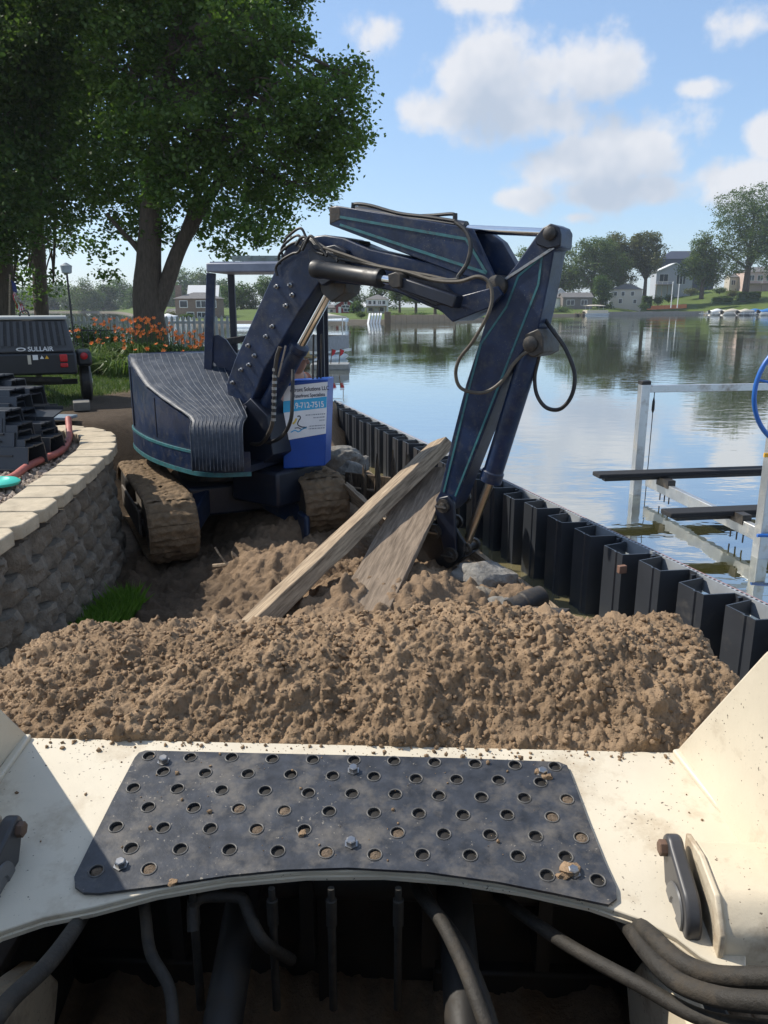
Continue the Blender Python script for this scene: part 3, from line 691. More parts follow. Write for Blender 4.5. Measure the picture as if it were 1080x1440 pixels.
# ------------------------------------------------------------------ excavator
def build_excavator():
    root = thing('excavator', 'dark blue compact excavator with teal stripes, muddy tracks and open canopy', 'excavator', (-1.7, 7.9, .2))
    d = nrm((.42, -.907, 0)); s = np.array([.907, .42, 0])          # undercarriage: forward, right-hand side away from the block wall
    C0 = np.array([-1.66, 7.86, 0]); zg = .17
    # --- tracks
    L2 = .86; R = .285; TW = .44
    def loop(q):                        # arclength around the stadium
        per = 4*L2+2*math.pi*R; q = q % per
        if q < 2*L2: return np.array([-L2+q, 2*R]), np.array([1., 0]), np.array([0, 1.])
        q -= 2*L2
        if q < math.pi*R: a = q/R; return np.array([L2+R*math.sin(a), R+R*math.cos(a)]), np.array([math.cos(a), -math.sin(a)]), np.array([math.sin(a), math.cos(a)])
        q -= math.pi*R
        if q < 2*L2: return np.array([L2-q, 0]), np.array([-1., 0]), np.array([0, -1.])
        q -= 2*L2; a = q/R; return np.array([-L2-R*math.sin(a), R-R*math.cos(a)]), np.array([-math.cos(a), math.sin(a)]), np.array([-math.sin(a), -math.cos(a)])
    per = 4*L2+2*math.pi*R; npad = 44; pl = per/npad
    def padmesh(seed):
        rg = np.random.default_rng(seed); nu, nv = 25, 9; P = np.zeros((nv, nu, 3))
        U, Vv = np.meshgrid(np.linspace(-.5, .5, nu)*TW, np.linspace(-.5, .5, nv)*(pl+.004))
        h = .010+.013*np.exp(-((Vv+.012+.012*fbm(U*9, U*0+seed, 3, seed))/.020)**2)+.026*fbm(U*16+seed*7, Vv*26, 4, seed)+.010*clods(U+3, Vv+seed, .05, seed)/.03
        h[:, 0] = h[:, -1] = -.012; h[:, 1] *= .6; h[:, -2] *= .6; h[0] = np.maximum(h[0], .002); h[-1] = np.maximum(h[-1], .002)
        P[..., 0] = U+rg.normal(0, .002, U.shape); P[..., 1] = Vv; P[..., 2] = h
        b = MB(); b.grid(P)
        b.box((0, 0, -.0155), (TW*.985, pl*.97, .029)); me = b.mesh('track_pad'); me.materials.append(trackm)
        me.polygons.foreach_set('use_smooth', [True]*len(me.polygons)); me.set_sharp_from_angle(angle=math.radians(70)); return me
    pads = [padmesh(k) for k in range(5)]
    for side, off, zz in ((-1, -.72, zg), (1, .72, zg+.07)):
        cen = C0+s*off+np.array([0, 0, zz])
        fr = MB()
        fr.obox(cen+np.array([0, 0, R]), d*(L2+.02), s*.10, (0, 0, .17)); 
        track = fr.build('track', navy_d if side > 0 else trackd, root, bevel=.02)
        track['label'] = 'mud-caked crawler track on the water side' if side > 0 else 'mud-caked crawler track beside the block wall'
        rnd = random.Random(side)
        for k in range(npad):
            p, t, n = loop(k*pl)
            o = cen+d*p[0]+np.array([0, 0, p[1]]); T = d*t[0]+np.array([0, 0, t[1]]); Nn = d*n[0]+np.array([0, 0, n[1]])
            X = nrm(np.cross(T, Nn)); inst('track_pad', pads[rnd.randrange(5)], frame(o, X, T, Nn), track)
        for e in (-1, 1):
            b = MB(); c = cen+d*(e*L2)+np.array([0, 0, R]); b.lathe(c-s*.20, s, [(0, .10), (.01, .21), (.06, .22), (.34, .22), (.39, .21), (.40, .10)], 24); b.build('idler_wheel', greasy, track)
        for k in range(4):
            b = MB(); c = cen+d*(-.55+k*.37)+np.array([0, 0, .12]); b.lathe(c-s*.17, s, [(0, .05), (.01, .09), (.33, .09), (.34, .05)], 16); b.build('track_roller', greasy, track)
        b = MB(); c = cen+np.array([0, 0, R]); b.obox(c-s*side*0+s*(-.225), d*.62, s*.012, (0, 0, .115)); b.build('side_guard', trackd, track, bevel=.01)
    # --- car body and legs
    b = MB(); b.obox(C0+np.array([0, 0, .56]), d*.48, s*.46, (0, 0, .15))
    b.build('undercarriage_frame', navy_d, root, bevel=.03)
    for sg in (-1, 1):
        b = MB(); a = C0+s*.30*sg+d*.36+np.array([0, 0, .58]); e = C0+s*.60*sg+d*.80+np.array([0, 0, .40]); b.beam(a, e, .20, .24); b.build('frame_leg', navy, root, bevel=.02)
        b = MB(); a = C0+s*.30*sg-d*.36+np.array([0, 0, .58]); e = C0+s*.60*sg-d*.70+np.array([0, 0, .40]); b.beam(a, e, .20, .24); b.build('frame_leg', navy_d, root, bevel=.02)
    MB().obox(C0+s*.50+d*1.05+np.array([0, 0, .33]), d*.12, s*.03, (0, 0, .17)).build('end_guard', navy, root, bevel=.03)
    MB().lathe(C0+np.array([-.05, .05, .70]), (0, 0, 1), [(0, .40), (.02, .42), (.22, .42), (.26, .38)], 32).build('swing_ring', greasy, root)
    # --- upper body: plan outline, walls follow the falling hood line
    zb = .93
    plan = [(-1.20, 6.84), (-1.45, 6.79), (-1.66, 6.84), (-1.84, 7.00), (-2.05, 7.23), (-2.32, 7.59), (-2.60, 8.08), (-2.73, 8.42), (-2.72, 8.75), (-2.55, 9.05), (-2.25, 9.22), (-1.9, 9.28), (-1.2, 9.15), (-.72, 8.85), (-.62, 8.3), (-.86, 7.6)]
    spl = spline([(p[0], p[1], 0) for p in plan], 5); plan = [p for p in spl]
    def ztop(y): return float(np.interp(y, [6.85, 7.0, 7.23, 7.59, 8.08, 8.4], [1.40, 1.46, 1.54, 1.64, 1.81, 1.89]))
    def wallpart(name, zlo, zhi, m, push=0., sel=None, par=root, th=.02):
        b = MB(); vs = []; cx = np.array([-1.7, 7.9, 0]); pts = plan if sel is None else [p for p in plan if sel(p)]
        for p in pts:
            o = nrm(p-cx); q = p+o*push; qi = q-o*th; hi = zhi(p[1]) if callable(zhi) else zhi
            vs += [(q[0], q[1], zlo), (q[0], q[1], hi), (qi[0], qi[1], hi), (qi[0], qi[1], zlo)]
        n = len(pts); fs = []
        for i in range(n-1):
            a = i*4; c = a+4
            for k in range(4): fs.append((a+k, c+k, c+(k+1) % 4, a+(k+1) % 4))
        fs += [(0, 1, 2, 3), ((n-1)*4+3, (n-1)*4+2, (n-1)*4+1, (n-1)*4)]
        b.add(vs, fs); return b.build(name, m, par, 35)
    platform = MB().prism([(p[0], p[1], zb+.02) for p in plan], (0, 0, .06)).build('deck_plate', navy_d, root)
    wallpart('lower_skirt', zb, 1.14, navy, .014)
    wallpart('skirt_stripe', zb-.012, zb+.028, teal, .020); wallpart('skirt_stripe', 1.118, 1.142, teal, .020, lambda p: p[0] < -1.62 and p[1] < 8.6)
    wallpart('engine_cover', 1.14, ztop, navy, 0., lambda p: p[0] < -1.20)
    b = MB(); rows = []
    inn = [p+nrm(np.array([-1.7, 7.9, 0])-p)*.012 for p in plan if p[0] < -1.20]
    cen_y = lambda y: (-1.3, y)
    vs = []; fs = []
    for k in range(9):
        t = k/8
        for p in inn: x = p[0]*(1-t)+(-1.30)*t; y = p[1]*(1-t)+(7.95)*t; vs.append((x, y, ztop(y)-.006))
    n_ = len(inn)
    for k in range(8):
        for i in range(n_-1): fs.append((k*n_+i, k*n_+i+1, (k+1)*n_+i+1, (k+1)*n_+i))
    b.add(vs, fs); b.build('hood_top', navy, root, 60)
    for (ax, ay) in ((-2.18, 7.40), (-2.62, 8.12)):
        o = nrm(np.array([ax+1.7, ay-7.9, 0])); p = np.array([ax, ay, 0])+o*.004
        MB().obox(p+np.array([0, 0, (1.15+ztop(ay))/2]), np.array([-o[1], o[0], 0])*.006, o*.006, (0, 0, (ztop(ay)-1.15)/2-.03)).build('panel_seam', navy_d, root)
    # --- ribbed rubber sheet draped over the hood, ribs run down the slope
    nu, nv = 15, 30
    xl = lambda y: float(np.interp(y, [6.80, 6.90, 7.0, 7.23, 7.59, 8.08, 8.45], [-1.70, -1.74, -1.84, -2.055, -2.325, -2.60, -2.72]))
    prof = [(8.45, 1.90)]+[(y, ztop(y)+.022) for y in np.linspace(8.2, 6.90, 17)]+[(6.80, 1.415), (6.745, 1.37), (6.725, 1.30), (6.72, 1.12), (6.715, .985)]
    ys = np.array([p[0] for p in prof]); zs = np.array([p[1] for p in prof]); m = len(prof)
    P = np.zeros((m, nu, 3)); rg = np.random.default_rng(4)
    for j in range(m):
        x0 = xl(ys[j]); x1 = float(np.interp(ys[j], [6.7, 6.9, 8.45], [-1.235, -1.22, -1.80]))
        for i in range(nu):
            u = i/(nu-1); P[j, i] = (x0+(x1-x0)*u, ys[j]+.05*(u-.5)*(ys[j] < 6.9)*-1, zs[j]+rg.normal(0, .003))
    b = MB(); b.grid(P); sheet = b.build('ribbed_hood_sheet', rubbermat, root, 60, solid=.016)
    for i in range(nu):
        pp = [P[j, i]+np.array([0, -.007, .007]) for j in range(m)]
        MB().tube(pp, .0034, 5).build('rib', ribmat, sheet)
    # --- console panel, canopy posts and roof
    def pan(pix, Y, th, name, m, bev=.006):
        MB().prism([atY(x, y, Y) for x, y in pix], (0, th, 0)).build(name, m, root, bevel=bev)
    pan([(288,500),(290,474),(307,471),(318,478),(333,500),(322,540),(312,534),(303,512)], 7.95, .05, 'side_console', navy)
    pr = [atY(297, 384, 7.95), atY(288, 500, 7.95)]
    MB().beam(pr[0], pr[1]+np.array([0, 0, -.5]), .085, .07, (0, 1, 0)).build('canopy_post', navy, root, bevel=.008)
    roofz = atY(340, 378, 7.9)[2]
    for (x, y) in ((-1.70, 9.0), (-.66, 8.9), (-.62, 7.75)):
        MB().beam((x, y, .97), (x, y, roofz), .07, .07, (0, 1, 0)).build('canopy_post', navy_d, root, bevel=.006)
    x0 = atY(291, 380, 7.85)[0]
    MB().prism([(x0, 7.82, roofz-.035), (-.55, 7.66, roofz-.035), (-.50, 9.05, roofz-.01), (x0-.02, 9.15, roofz-.01)], (0, 0, .085)).build('canopy_roof', mat('faded_blue_grey', (.22,.24,.29), .45), root, bevel=.012)
    MB().prism([(x0+.03, 7.86, roofz+.052), (-.58, 7.70, roofz+.052), (-.54, 9.0, roofz+.078), (x0+.02, 9.1, roofz+.078)], (0, 0, .012)).build('roof_skin', mat('pale_grey_roof', (.42,.42,.46), .5), root)
    rb = MB()
    for k in range(5): rb.beam((-1.45+.13*k, 8.0, roofz+.115), (-1.45+.13*k, 8.9, roofz+.115), .03, .02)
    rb.beam((-1.5, 8.05, roofz+.105), (-.85, 8.05, roofz+.105), .03, .05); rb.beam((-1.5, 8.85, roofz+.105), (-.85, 8.85, roofz+.105), .03, .05)
    rb.build('roof_rack', mat('green_grey_rack', (.16, .20, .19), .6), root)
    # seat
    st = MB(); c = np.array([-1.14, 8.15, 1.10]); st.obox(c, (.23, 0, 0), (0, .23, 0), (0, 0, .06)); seat = st.build('seat', rubber, root, bevel=.03, seg=3)
    MB().obox(c+np.array([-.22, .05, .28]), (.05, 0, 0), (0, .22, 0), (.02, 0, .28)).build('backrest', mat('tan_seat', (.32, .27, .2), .8), seat, bevel=.03)
    MB().box((c[0], c[1], 1.02), (.34, .34, .06)).build('seat_base', navy_d, seat)
    pan([(303,478),(345,472),(347,480),(305,490)], 8.5, .25, 'rear_tray', blackm)
    # --- boom: one plane, thickness to both sides
    u = nrm((.83, -.56, 0)); n = np.array([u[1], -u[0], 0]); P0 = np.array([-1.2, 7.3, 0])
    if n[1] > 0: n = -n
    def bp(px, py, off=0.): return atP(px, py, P0+n*off, n)
    def plate(pix, off, th, name, m=navy, par=root, bev=.008, lab=None):
        o = MB().prism([bp(x, y, off) for x, y in pix], -n*th).build(name, m, par, bevel=bev); 
        if lab: o['label'] = lab
        return o
    boom = plate([(318,540),(330,506),(360,438),(390,372),(404,345),(428,334),(456,330),(482,334),(520,350),(600,368),(660,384),(694,392),(702,410),(690,430),(640,452),(616,436),(600,430),(560,412),(520,402),(470,398),(450,396),(420,440),(372,520),(345,588),(322,575)], .14, .28, 'boom', navy, bev=.012)
    # belly plate along the boom underside, its shade put in as darker navy
    bl = MB()
    lo = [(333,572),(352,535),(400,468),(449,397)]
    for k in range(3):
        a = bp(*lo[k], .10); e = bp(*lo[k+1], .10); bl.prism([a, e, e+u*.035, a+u*.035], -n*.20)
    bl.build('belly_shade', navy_d, boom)
    for (x, y) in ((390,403),(409,401),(412,415),(403,430),(384,459),(375,473),(350,486),(359,500),(351,513),(328,538),(340,520)):
        c = bp(x, y, .14); MB().lathe(c-n*.01, n, [(0, .020), (.022, .020), (.026, .012), (.045, .012), (.050, .008)], 10).build('grease_bolt', steel, boom)
    # knee block and offset linkage
    plate([(432,352),(470,344),(486,352),(486,372),(470,392),(452,402),(438,384)], .21, .07, 'knee_plate', navy_d, boom)
    plate([(473,334),(505,338),(508,350),(500,356),(474,346)], .08, .16, 'guard_stand', greasy, boom)
    a = bp(444, 378, .30); e = bp(536, 392, .30)
    oc = MB().lathe(a, e-a, [(-.03, .05), (-.02, .068), (0, .072), (.06, .072), (.07, .066), (np.linalg.norm(e-a)-.05, .066), (np.linalg.norm(e-a)-.04, .072), (np.linalg.norm(e-a), .072), (np.linalg.norm(e-a)+.005, .04)], 24).build('offset_cylinder', blackm, root)
    f = bp(556, 395, .30); MB().cyl(e, f, .034, n=16).build('piston_rod', chrome, oc)
    plate([(545,386),(556,382),(563,386),(563,404),(552,406),(546,400)], .36, .13, 'clevis', greasy, oc)
    MB().beam(bp(560, 396, .27), bp(645, 425, .27), .09, .12, n).build('offset_link', navy_d, root, bevel=.01)
    plate([(556,382),(620,395),(635,412),(628,428),(610,430),(560,408)], .20, .05, 'link_bracket', navy_d, root)
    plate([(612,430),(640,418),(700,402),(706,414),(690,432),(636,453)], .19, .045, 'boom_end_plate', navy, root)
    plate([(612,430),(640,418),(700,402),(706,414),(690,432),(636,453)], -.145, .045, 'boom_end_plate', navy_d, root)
    # boom lift cylinder under the boom
    a = bp(354, 612, .02); e = bp(462, 412, .02); l = np.linalg.norm(e-a)
    lc = MB().lathe(a, e-a, [(-.04, .05), (-.03, .075), (0, .078), (l*.62, .078), (l*.625, .088), (l*.66, .088), (l*.665, .05)], 24).build('boom_cylinder', navy, root)
    MB().cyl(a+(e-a)*.66, e, .045, n=16).build('piston_rod', chrome, lc)
    plate([(448,396),(470,392),(486,398),(484,412),(466,425),(452,412)], .11, .22, 'cylinder_lug', greasy, boom)
    plate([(335,575),(352,560),(376,585),(384,640),(360,662),(330,655)], .16, .36, 'boom_foot', navy_d, root)
    MB().obox(C0+np.array([.62, -.42, .74]), u*.30, n*.34, (0, 0, .17)).build('swing_post', navy_d, root, bevel=.03)
    # --- arm cylinder guard on the boom: two plates, top strip, cylinder between
    gp = [(463,291),(474,289),(664,321),(701,400),(648,387),(463,316)]
    guard = plate(gp, .15, .03, 'cylinder_guard', navy, root)
    plate(gp, -.09, .03, 'guard_plate', navy_d, guard)
    plate([(664,322),(690,328),(706,340),(722,368),(735,392),(701,402)], -.02, .10, 'guard_web', navy, guard)
    MB().prism([bp(463, 291, .12), bp(664, 321, .12), bp(664, 324, .12), bp(463, 296, .12)], -n*.21).build('guard_top', navy, guard)
    MB().prism([bp(463, 290, .152), bp(478, 291, .152), bp(480, 309, .152), bp(463, 316, .152)], -n*.25).build('guard_nose', greasy, guard, bevel=.01)
    # teal outline
    def stripe(pix, off, w, par, name='teal_line'):
        for k in range(len(pix)-1):
            a = bp(*pix[k], off); e = bp(*pix[k+1], off); MB().beam(a, e, w, .003, n).build(name, teal, par)
    stripe([(478,305),(655,336),(684,384),(478,316)], .1545, .020, guard)
    a = bp(500, 300, .03); e = bp(655, 322, .03); f = bp(764, 327, .03)
    MB().cyl(a, e, .055, n=20).build('arm_cylinder', navy_d, guard)
    MB().cyl(e, f, .030, n=16).build('piston_rod', chrome, guard)
    # --- arm
    armp = [(704,399),(726,371),(752,334),(763,320),(774,314),(786,319),(789,330),(788,348),(779,352),(772,392),(764,432),(757,462),(741,487),(722,512),(704,545),(680,608),(655,672),(639,712),(628,722),(614,712),(612,702),(618,692),(636,614),(655,540),(673,484),(684,448)]
    arm = plate(armp, .11, .22, 'arm', navy, root, .01)
    stripe([(729,388),(762,360),(757,400),(640,698)], .1125, .016, arm); stripe([(729,388),(712,432),(676,484),(660,545),(624,692)], .1125, .016, arm)
    MB().beam(bp(704, 397, .118), bp(779, 348, .118), .018, .012, n).build('weld_strip', steel, arm)
    plate([(752,334),(763,320),(774,314),(786,319),(789,330),(788,346),(770,350),(754,344)], .135, .027, 'boss_plate', navy_d, arm)
    for (x, y, r, o_) in ((772,328,.045,.16),(697,402,.075,.16),(745,484,.055,.16)):
        c = bp(x, y, o_); MB().lathe(c, -n, [(-.012, r*.55), (0, r), (.05, r), (2*o_-.05, r), (2*o_, r), (2*o_+.012, r*.6)], 20).build('pivot_pin', greasy, arm)
    plate([(738,470),(757,462),(764,474),(764,496),(750,503),(736,496)], .15, .30, 'cylinder_mount', greasy, arm)
    # bucket cylinder, on the outer edge of the arm
    a = bp(750, 482, .02); e = bp(689, 678, .02); f = bp(654, 770, .02); l = np.linalg.norm(e-a)
    bc = MB().lathe(a, e-a, [(-.03, .04), (0, .072), (.03, .078), (l-.10, .078), (l-.09, .088), (l-.01, .088), (l, .05)], 24).build('bucket_cylinder', navy, root)
    MB().cyl(e, f, .036, n=16).build('piston_rod', rodm, bc)
    # link, pins, bucket
    plate([(617,700),(630,697),(638,708),(640,745),(641,775),(634,792),(625,788),(622,770),(614,735),(611,712)], .17, .035, 'bucket_link', navy_d, root, .01)
    plate([(617,700),(630,697),(638,708),(640,745),(641,775),(634,792),(625,788),(622,770),(614,735),(611,712)], -.135, .035, 'bucket_link', navy_d, root, .01)
    for (x, y, r, po) in ((622,712,.055,.195),(610,748,.060,.195),(632,781,.062,.195),(654,772,.05,.09)):
        c = bp(x, y, po); pl_ = 2*po; pin = MB().lathe(c, -n, [(-.02, r*.35), (-.018, r*.5), (0, r*.55), (.0, r), (.03, r), (.032, r*.6), (pl_-.032, r*.6), (pl_-.03, r), (pl_, r), (pl_, .02)], 18).build('link_pin', greasy, root)
        MB().beam(c+n*.03-u*r*.9, c+n*.03+u*r*.9, .012, .012).build('retaining_bolt', steel, pin)
    bk = MB(); side = [(600,736),(640,742),(654,764),(652,784),(634,798),(604,806),(584,796),(574,776),(584,752)]
    bucket = plate(side, .13, .03, 'bucket', blackm, root)
    plate(side, -.16, .03, 'bucket_side', blackm, bucket)
    for k in range(3, 9):
        a = bp(*side[k], .10); e = bp(*side[(k+1) % 9], .10); bk.prism([a, e, e+nrm(np.cross(e-a, n))*.018, a+nrm(np.cross(e-a, n))*.018], -n*.26)
    bk.build('bucket_shell', blackm, bucket)
    for k in range(4):
        c = bp(640, 796, .10-.08*k); MB().beam(c, c+u*.05+np.array([0, 0, -.09]), .05, .03, n).build('tooth', steel, bucket)
    # --- hoses
    def hose(pix, off, r, name='hydraulic_hose', m=rubber):
        P = [bp(x, y, o) for (x, y), o in zip(pix, off if hasattr(off, '__len__') else [off]*len(pix))]
        MB().tube(spline(P, 7), r, 8).build(name, m, root)
    brownh = mat('dusty_hose', (.09, .075, .055), .6, var=.3, scale=15)
    hose([(640,312),(655,325),(662,345),(657,370),(645,388),(640,394),(600,392),(565,382),(520,372),(470,362)], [.19,.2,.22,.24,.26,.27,.27,.27,.25,.24], .016)
    hose([(470,356),(520,372),(570,382),(610,394),(645,396),(672,389),(688,398),(692,420),(685,445),(665,480),(646,505),(641,528),(650,547),(680,552),(705,537),(722,512),(736,498),(744,494)], [.24,.26,.28,.29,.29,.28,.27,.28,.3,.3,.3,.3,.28,.24,.20,.17,.15,.14], .0135, m=brownh)
    hose([(455,348),(490,360),(540,376),(600,387),(640,396)], .26, .012, m=brownh)
    hose([(767,450),(778,466),(795,490),(808,525),(804,556),(788,575),(768,573),(755,555),(752,530),(757,505),(760,492)], [.0,.02,.04,.05,.05,.04,.03,.02,.02,.03,.05], .015)
    hose([(496,292),(499,287),(520,289),(560,300),(600,305),(640,311)], [.1]*6, .014); hose([(505,290),(540,295),(575,303),(605,303),(636,301),(640,306)], [.02]*6, .013)
    hose([(497,285),(496,296)], .1, .016, 'hose_clamp', blackm); hose([(640,300),(640,316)], .02, .018, 'hose_clamp', blackm)
    for k, (x0, y0) in enumerate([(386,388),(390,372),(394,362),(398,352)]):
        hose([(x0+4,y0),(x0+2,y0-12),(x0+10,y0-22),(x0+25,y0-31),(420+4*k,350-6*k+4),(432+3*k,338),(452+6*k,352+2*k),(475,362+2*k)], [.17,.18,.19,.19,.19,.2,.23,.25], .011, m=rubber if k % 2 else blackm)
    hose([(416,345),(424,334),(432,336),(442,352),(455,358)], .23, .012); hose([(425,352),(436,332),(448,344),(460,360)], .25, .012)
    hose([(394,488),(389,505),(386,540),(385,580),(380,605),(366,624),(345,622)], [.22]*5+[.2,.1], .019, 'armoured_hose', greasy)
    hose([(402,486),(396,510),(391,530)], .2, .009, 'steel_pipe', steel)
    hose([(412,520),(411,560),(409,590),(398,612),(380,622),(362,622)], [.12,.2,.22,.2,.16,.1], .017)
    for k in range(9):
        t = k/8; c = bp(386.5-t*2, 520+t*70, .22); MB().lathe(c-np.array([0, 0, .012]), (0, 0, 1), [(0, .0225), (.024, .0225)], 10).build('hose_guard_coil', steel, root)
    # --- front sign box
    fx = nrm((.98, -.12, 0)); fz = nrm((.045, 0, 1)); fn = nrm(np.cross(fx, fz)); 
    if fn[1] > 0: fn = -fn
    Cb = atY(429, 600, 7.18); 
    tl = atP(399, 537, Cb, fn); tr = atP(461, 533, Cb, fn); br = atP(457, 655, Cb, fn); bl_ = atP(398, 660, Cb, fn)
    box = MB().prism([tl, tr, br, bl_], -fn*.30).build('front_box', bluep, root, bevel=.012)
    box['label'] = 'bright blue front box carrying a white company sign'
    q = lambda a, v, o=.004: (tl+(tr-tl)*a)*(1-v)+(bl_+(br-bl_)*a)*v+fn*o
    sgn = MB().prism([q(.0, .05, .004), q(1.0, .03, .004), q(1.0, .62, .004), q(.03, .665, .004)], fn*.004).build('company_sign', signw, root)
    MB().prism([q(.0, .215, .0085), q(.995, .195, .0085), q(.995, .32, .0085), q(.0, .345, .0085)], fn*.0012).build('cyan_band', signb, sgn)
    ex = nrm(tr-tl); ey = nrm(np.cross(fn, ex)); wS = np.linalg.norm(tr-tl)
    def tx(s_, a, v, size, m, sx=1., bold=0): text_mesh('lettering', s_, size, frame(q(a, v, .0105), ex, ey, fn), m, sgn, bold, sx)
    tx('erfront Solutions LLC', .155, .118, .052, signk, .80, .0006); tx('Waterfront Specialists', .19, .185, .046, signk, .76, .0004); tx('19-712-7515', .215, .305, .073, signw, .80, .0016)
    rnd = random.Random(2)
    for k, (v, a0, a1) in enumerate([(.385, .52, .97), (.42, .70, .97), (.455, .84, .97), (.515, .60, .97), (.545, .60, .97)]):
        b = MB(); a = a0
        while a < a1:
            w = rnd.uniform(.012, .05); b.prism([q(a, v, .009), q(min(a+w, a1), v, .009), q(min(a+w, a1), v+.012, .009), q(a, v+.012, .009)], fn*.001); a += w+.012
        b.build('fine_print', signg, sgn)
    def curve(pts, w, m, nm):
        P = spline([q(a, v, .0095) for a, v in pts], 6); b = MB()
        for k in range(len(P)-1): b.beam(P[k], P[k+1], w, .0015, fn)
        b.build(nm, m, sgn)
    curve([(.33,.40),(.38,.395),(.40,.42),(.36,.45),(.34,.49),(.42,.52),(.52,.53)], .010, signk, 'bird_logo'); curve([(.22,.48),(.27,.46),(.31,.42)], .018, signy, 'bird_logo')
    curve([(.18,.575),(.28,.555),(.36,.575),(.46,.545),(.55,.535)], .010, signb, 'wave_logo'); curve([(.27,.53),(.36,.53),(.44,.55),(.55,.525)], .008, signk, 'wave_logo')
    # levers beside the sign
    for (x, y0, y1) in ((447, 506, 535), (452, 470, 535), (441, 470, 534)):
        MB().tube([atY(x-1, y1+2, 7.3), atY(x, y0, 7.3)], .009, 8).build('control_lever', greasy, root)
    return root
build_excavator()

# ------------------------------------------------------------------ person in the operator's seat
def build_person():
    c = np.array([-1.10, 8.12, 0]); hz = 1.17
    root = thing('person', 'person in salmon shirt and tan cap bending forward in the excavator seat', 'person', (c[0], c[1], hz))
    f = nrm((.83, -.56, 0)); l = np.array([-f[1], f[0], 0]); up = np.array([0, 0, 1.])
    def skinmesh(name, pts, edges, m, par, rootv=0, sub=2):
        me = bpy.data.meshes.new(name); me.from_pydata([tuple(p[0]) for p in pts], edges, []); me.materials.append(m)
        o = bpy.data.objects.new(name, me); COL.objects.link(o)
        sk = o.modifiers.new('skin', 'SKIN'); sk.use_smooth_shade = True
        for i, p in enumerate(pts):
            r = p[1]; sv = me.skin_vertices[0].data[i]; sv.radius = r if hasattr(r, '__len__') else (r, r); sv.use_root = (i == rootv)
        sd = o.modifiers.new('sub', 'SUBSURF'); sd.levels = sub; sd.render_levels = sub
        if par is not None: put(o, par)
        return o
    H = c+up*hz
    P = lambda a, b, d_: H+f*a+l*b+up*d_
    body = [(P(0,0,.06),(.15,.12)), (P(.06,0,.22),(.15,.11)), (P(.14,0,.40),(.17,.12)), (P(.20,0,.52),(.12,.09)), (P(.25,0,.58),.055), (P(.29,0,.64),.075), (P(.31,0,.72),(.085,.095)), (P(.30,0,.79),.06),
            (P(.19,.19,.50),.07), (P(.24,.25,.28),.050), (P(.40,.20,.24),.038), (P(.46,.19,.23),.036), (P(.19,-.19,.50),.07), (P(.24,-.26,.28),.050), (P(.40,-.22,.24),.038), (P(.46,-.21,.23),.036),
            (P(.10,.10,.05),.10), (P(.36,.13,.08),.075), (P(.34,.13,-.12),.05), (P(.42,.13,-.17),.04), (P(.10,-.10,.05),.10), (P(.36,-.13,.08),.075), (P(.34,-.13,-.12),.05), (P(.42,-.13,-.17),.04)]
    E = [(0,1),(1,2),(2,3),(3,4),(4,5),(5,6),(6,7),(3,8),(8,9),(9,10),(10,11),(3,12),(12,13),(13,14),(14,15),(0,16),(16,17),(17,18),(18,19),(0,20),(20,21),(21,22),(22,23)]
    skinmesh('body', body, E, skin, root)
    sh = [(p, (np.array(r)*1.10+.006) if hasattr(r, '__len__') else r*1.10+.008) for p, r in [body[0], body[1], body[2], body[3], body[8], (P(.27,.225,.39), .062), body[12], (P(.27,-.225,.39), .062)]]
    sh = [(p, tuple(r) if hasattr(r, '__len__') else r) for p, r in sh]
    skinmesh('shirt', sh, [(0,1),(1,2),(2,3),(3,4),(4,5),(3,6),(6,7)], shirt, root)
    tr = [(body[i][0], (tuple(np.array(body[i][1])*1.07+.006) if hasattr(body[i][1], '__len__') else body[i][1]*1.12+.006)) for i in (0, 16, 17, 18, 20, 21, 22)]
    skinmesh('trousers', tr, [(0,1),(1,2),(2,3),(0,4),(4,5),(5,6)], denim, root)
    b = MB(); hc = P(.31, 0, .76); b.lathe(hc+up*.0-f*.01, up, [(-.035, .098), (.0, .104), (.05, .096), (.085, .06), (.095, .02)], 20)
    b.prism([hc+f*.08-l*.07+up*-.02, hc+f*.17-l*.05+up*-.035, hc+f*.17+l*.05+up*-.035, hc+f*.08+l*.07+up*-.02], up*.012); b.build('cap', capcloth, root)
    MB().lump(P(.285, 0, .70), (.088, .088, .075), 3, 3, .05).build('hair', hairm, root)
    b = MB()
    for e in (-1, 1): b.lump(P(.385, .03*e, .715), (.012, .012, .009), 1, 1, 0)
    b.build('eyes', whitep, root); MB().lump(P(.405, 0, .685), (.018, .016, .024), 2, 2, .05).build('nose', skin, root)
    for e in (-1, 1):
        pp = [P(-.10, .10*e, .22), P(-.06, .11*e, .36), P(.06, .12*e, .54), P(.20, .11*e, .62), P(.29, .10*e, .48)]
        MB().tube(spline(pp, 6), .018, 6).build('shoulder_strap', strapm, root)
        base = P(.47, .19, .23) if e > 0 else P(.47, -.21, .23)
        for k in range(4):
            q = base+l*(k-1.5)*.020; MB().tube(spline([q, q+f*.045-up*.008, q+f*(.07+.004*(k in (1, 2)))-up*.03], 4), .0085, 6).build('finger', skin, root)
        q = base-l*.045*e; MB().tube(spline([base-l*.02*e-f*.02, q, q+f*.03-up*.012], 4), .0095, 6).build('thumb', skin, root)
build_person()

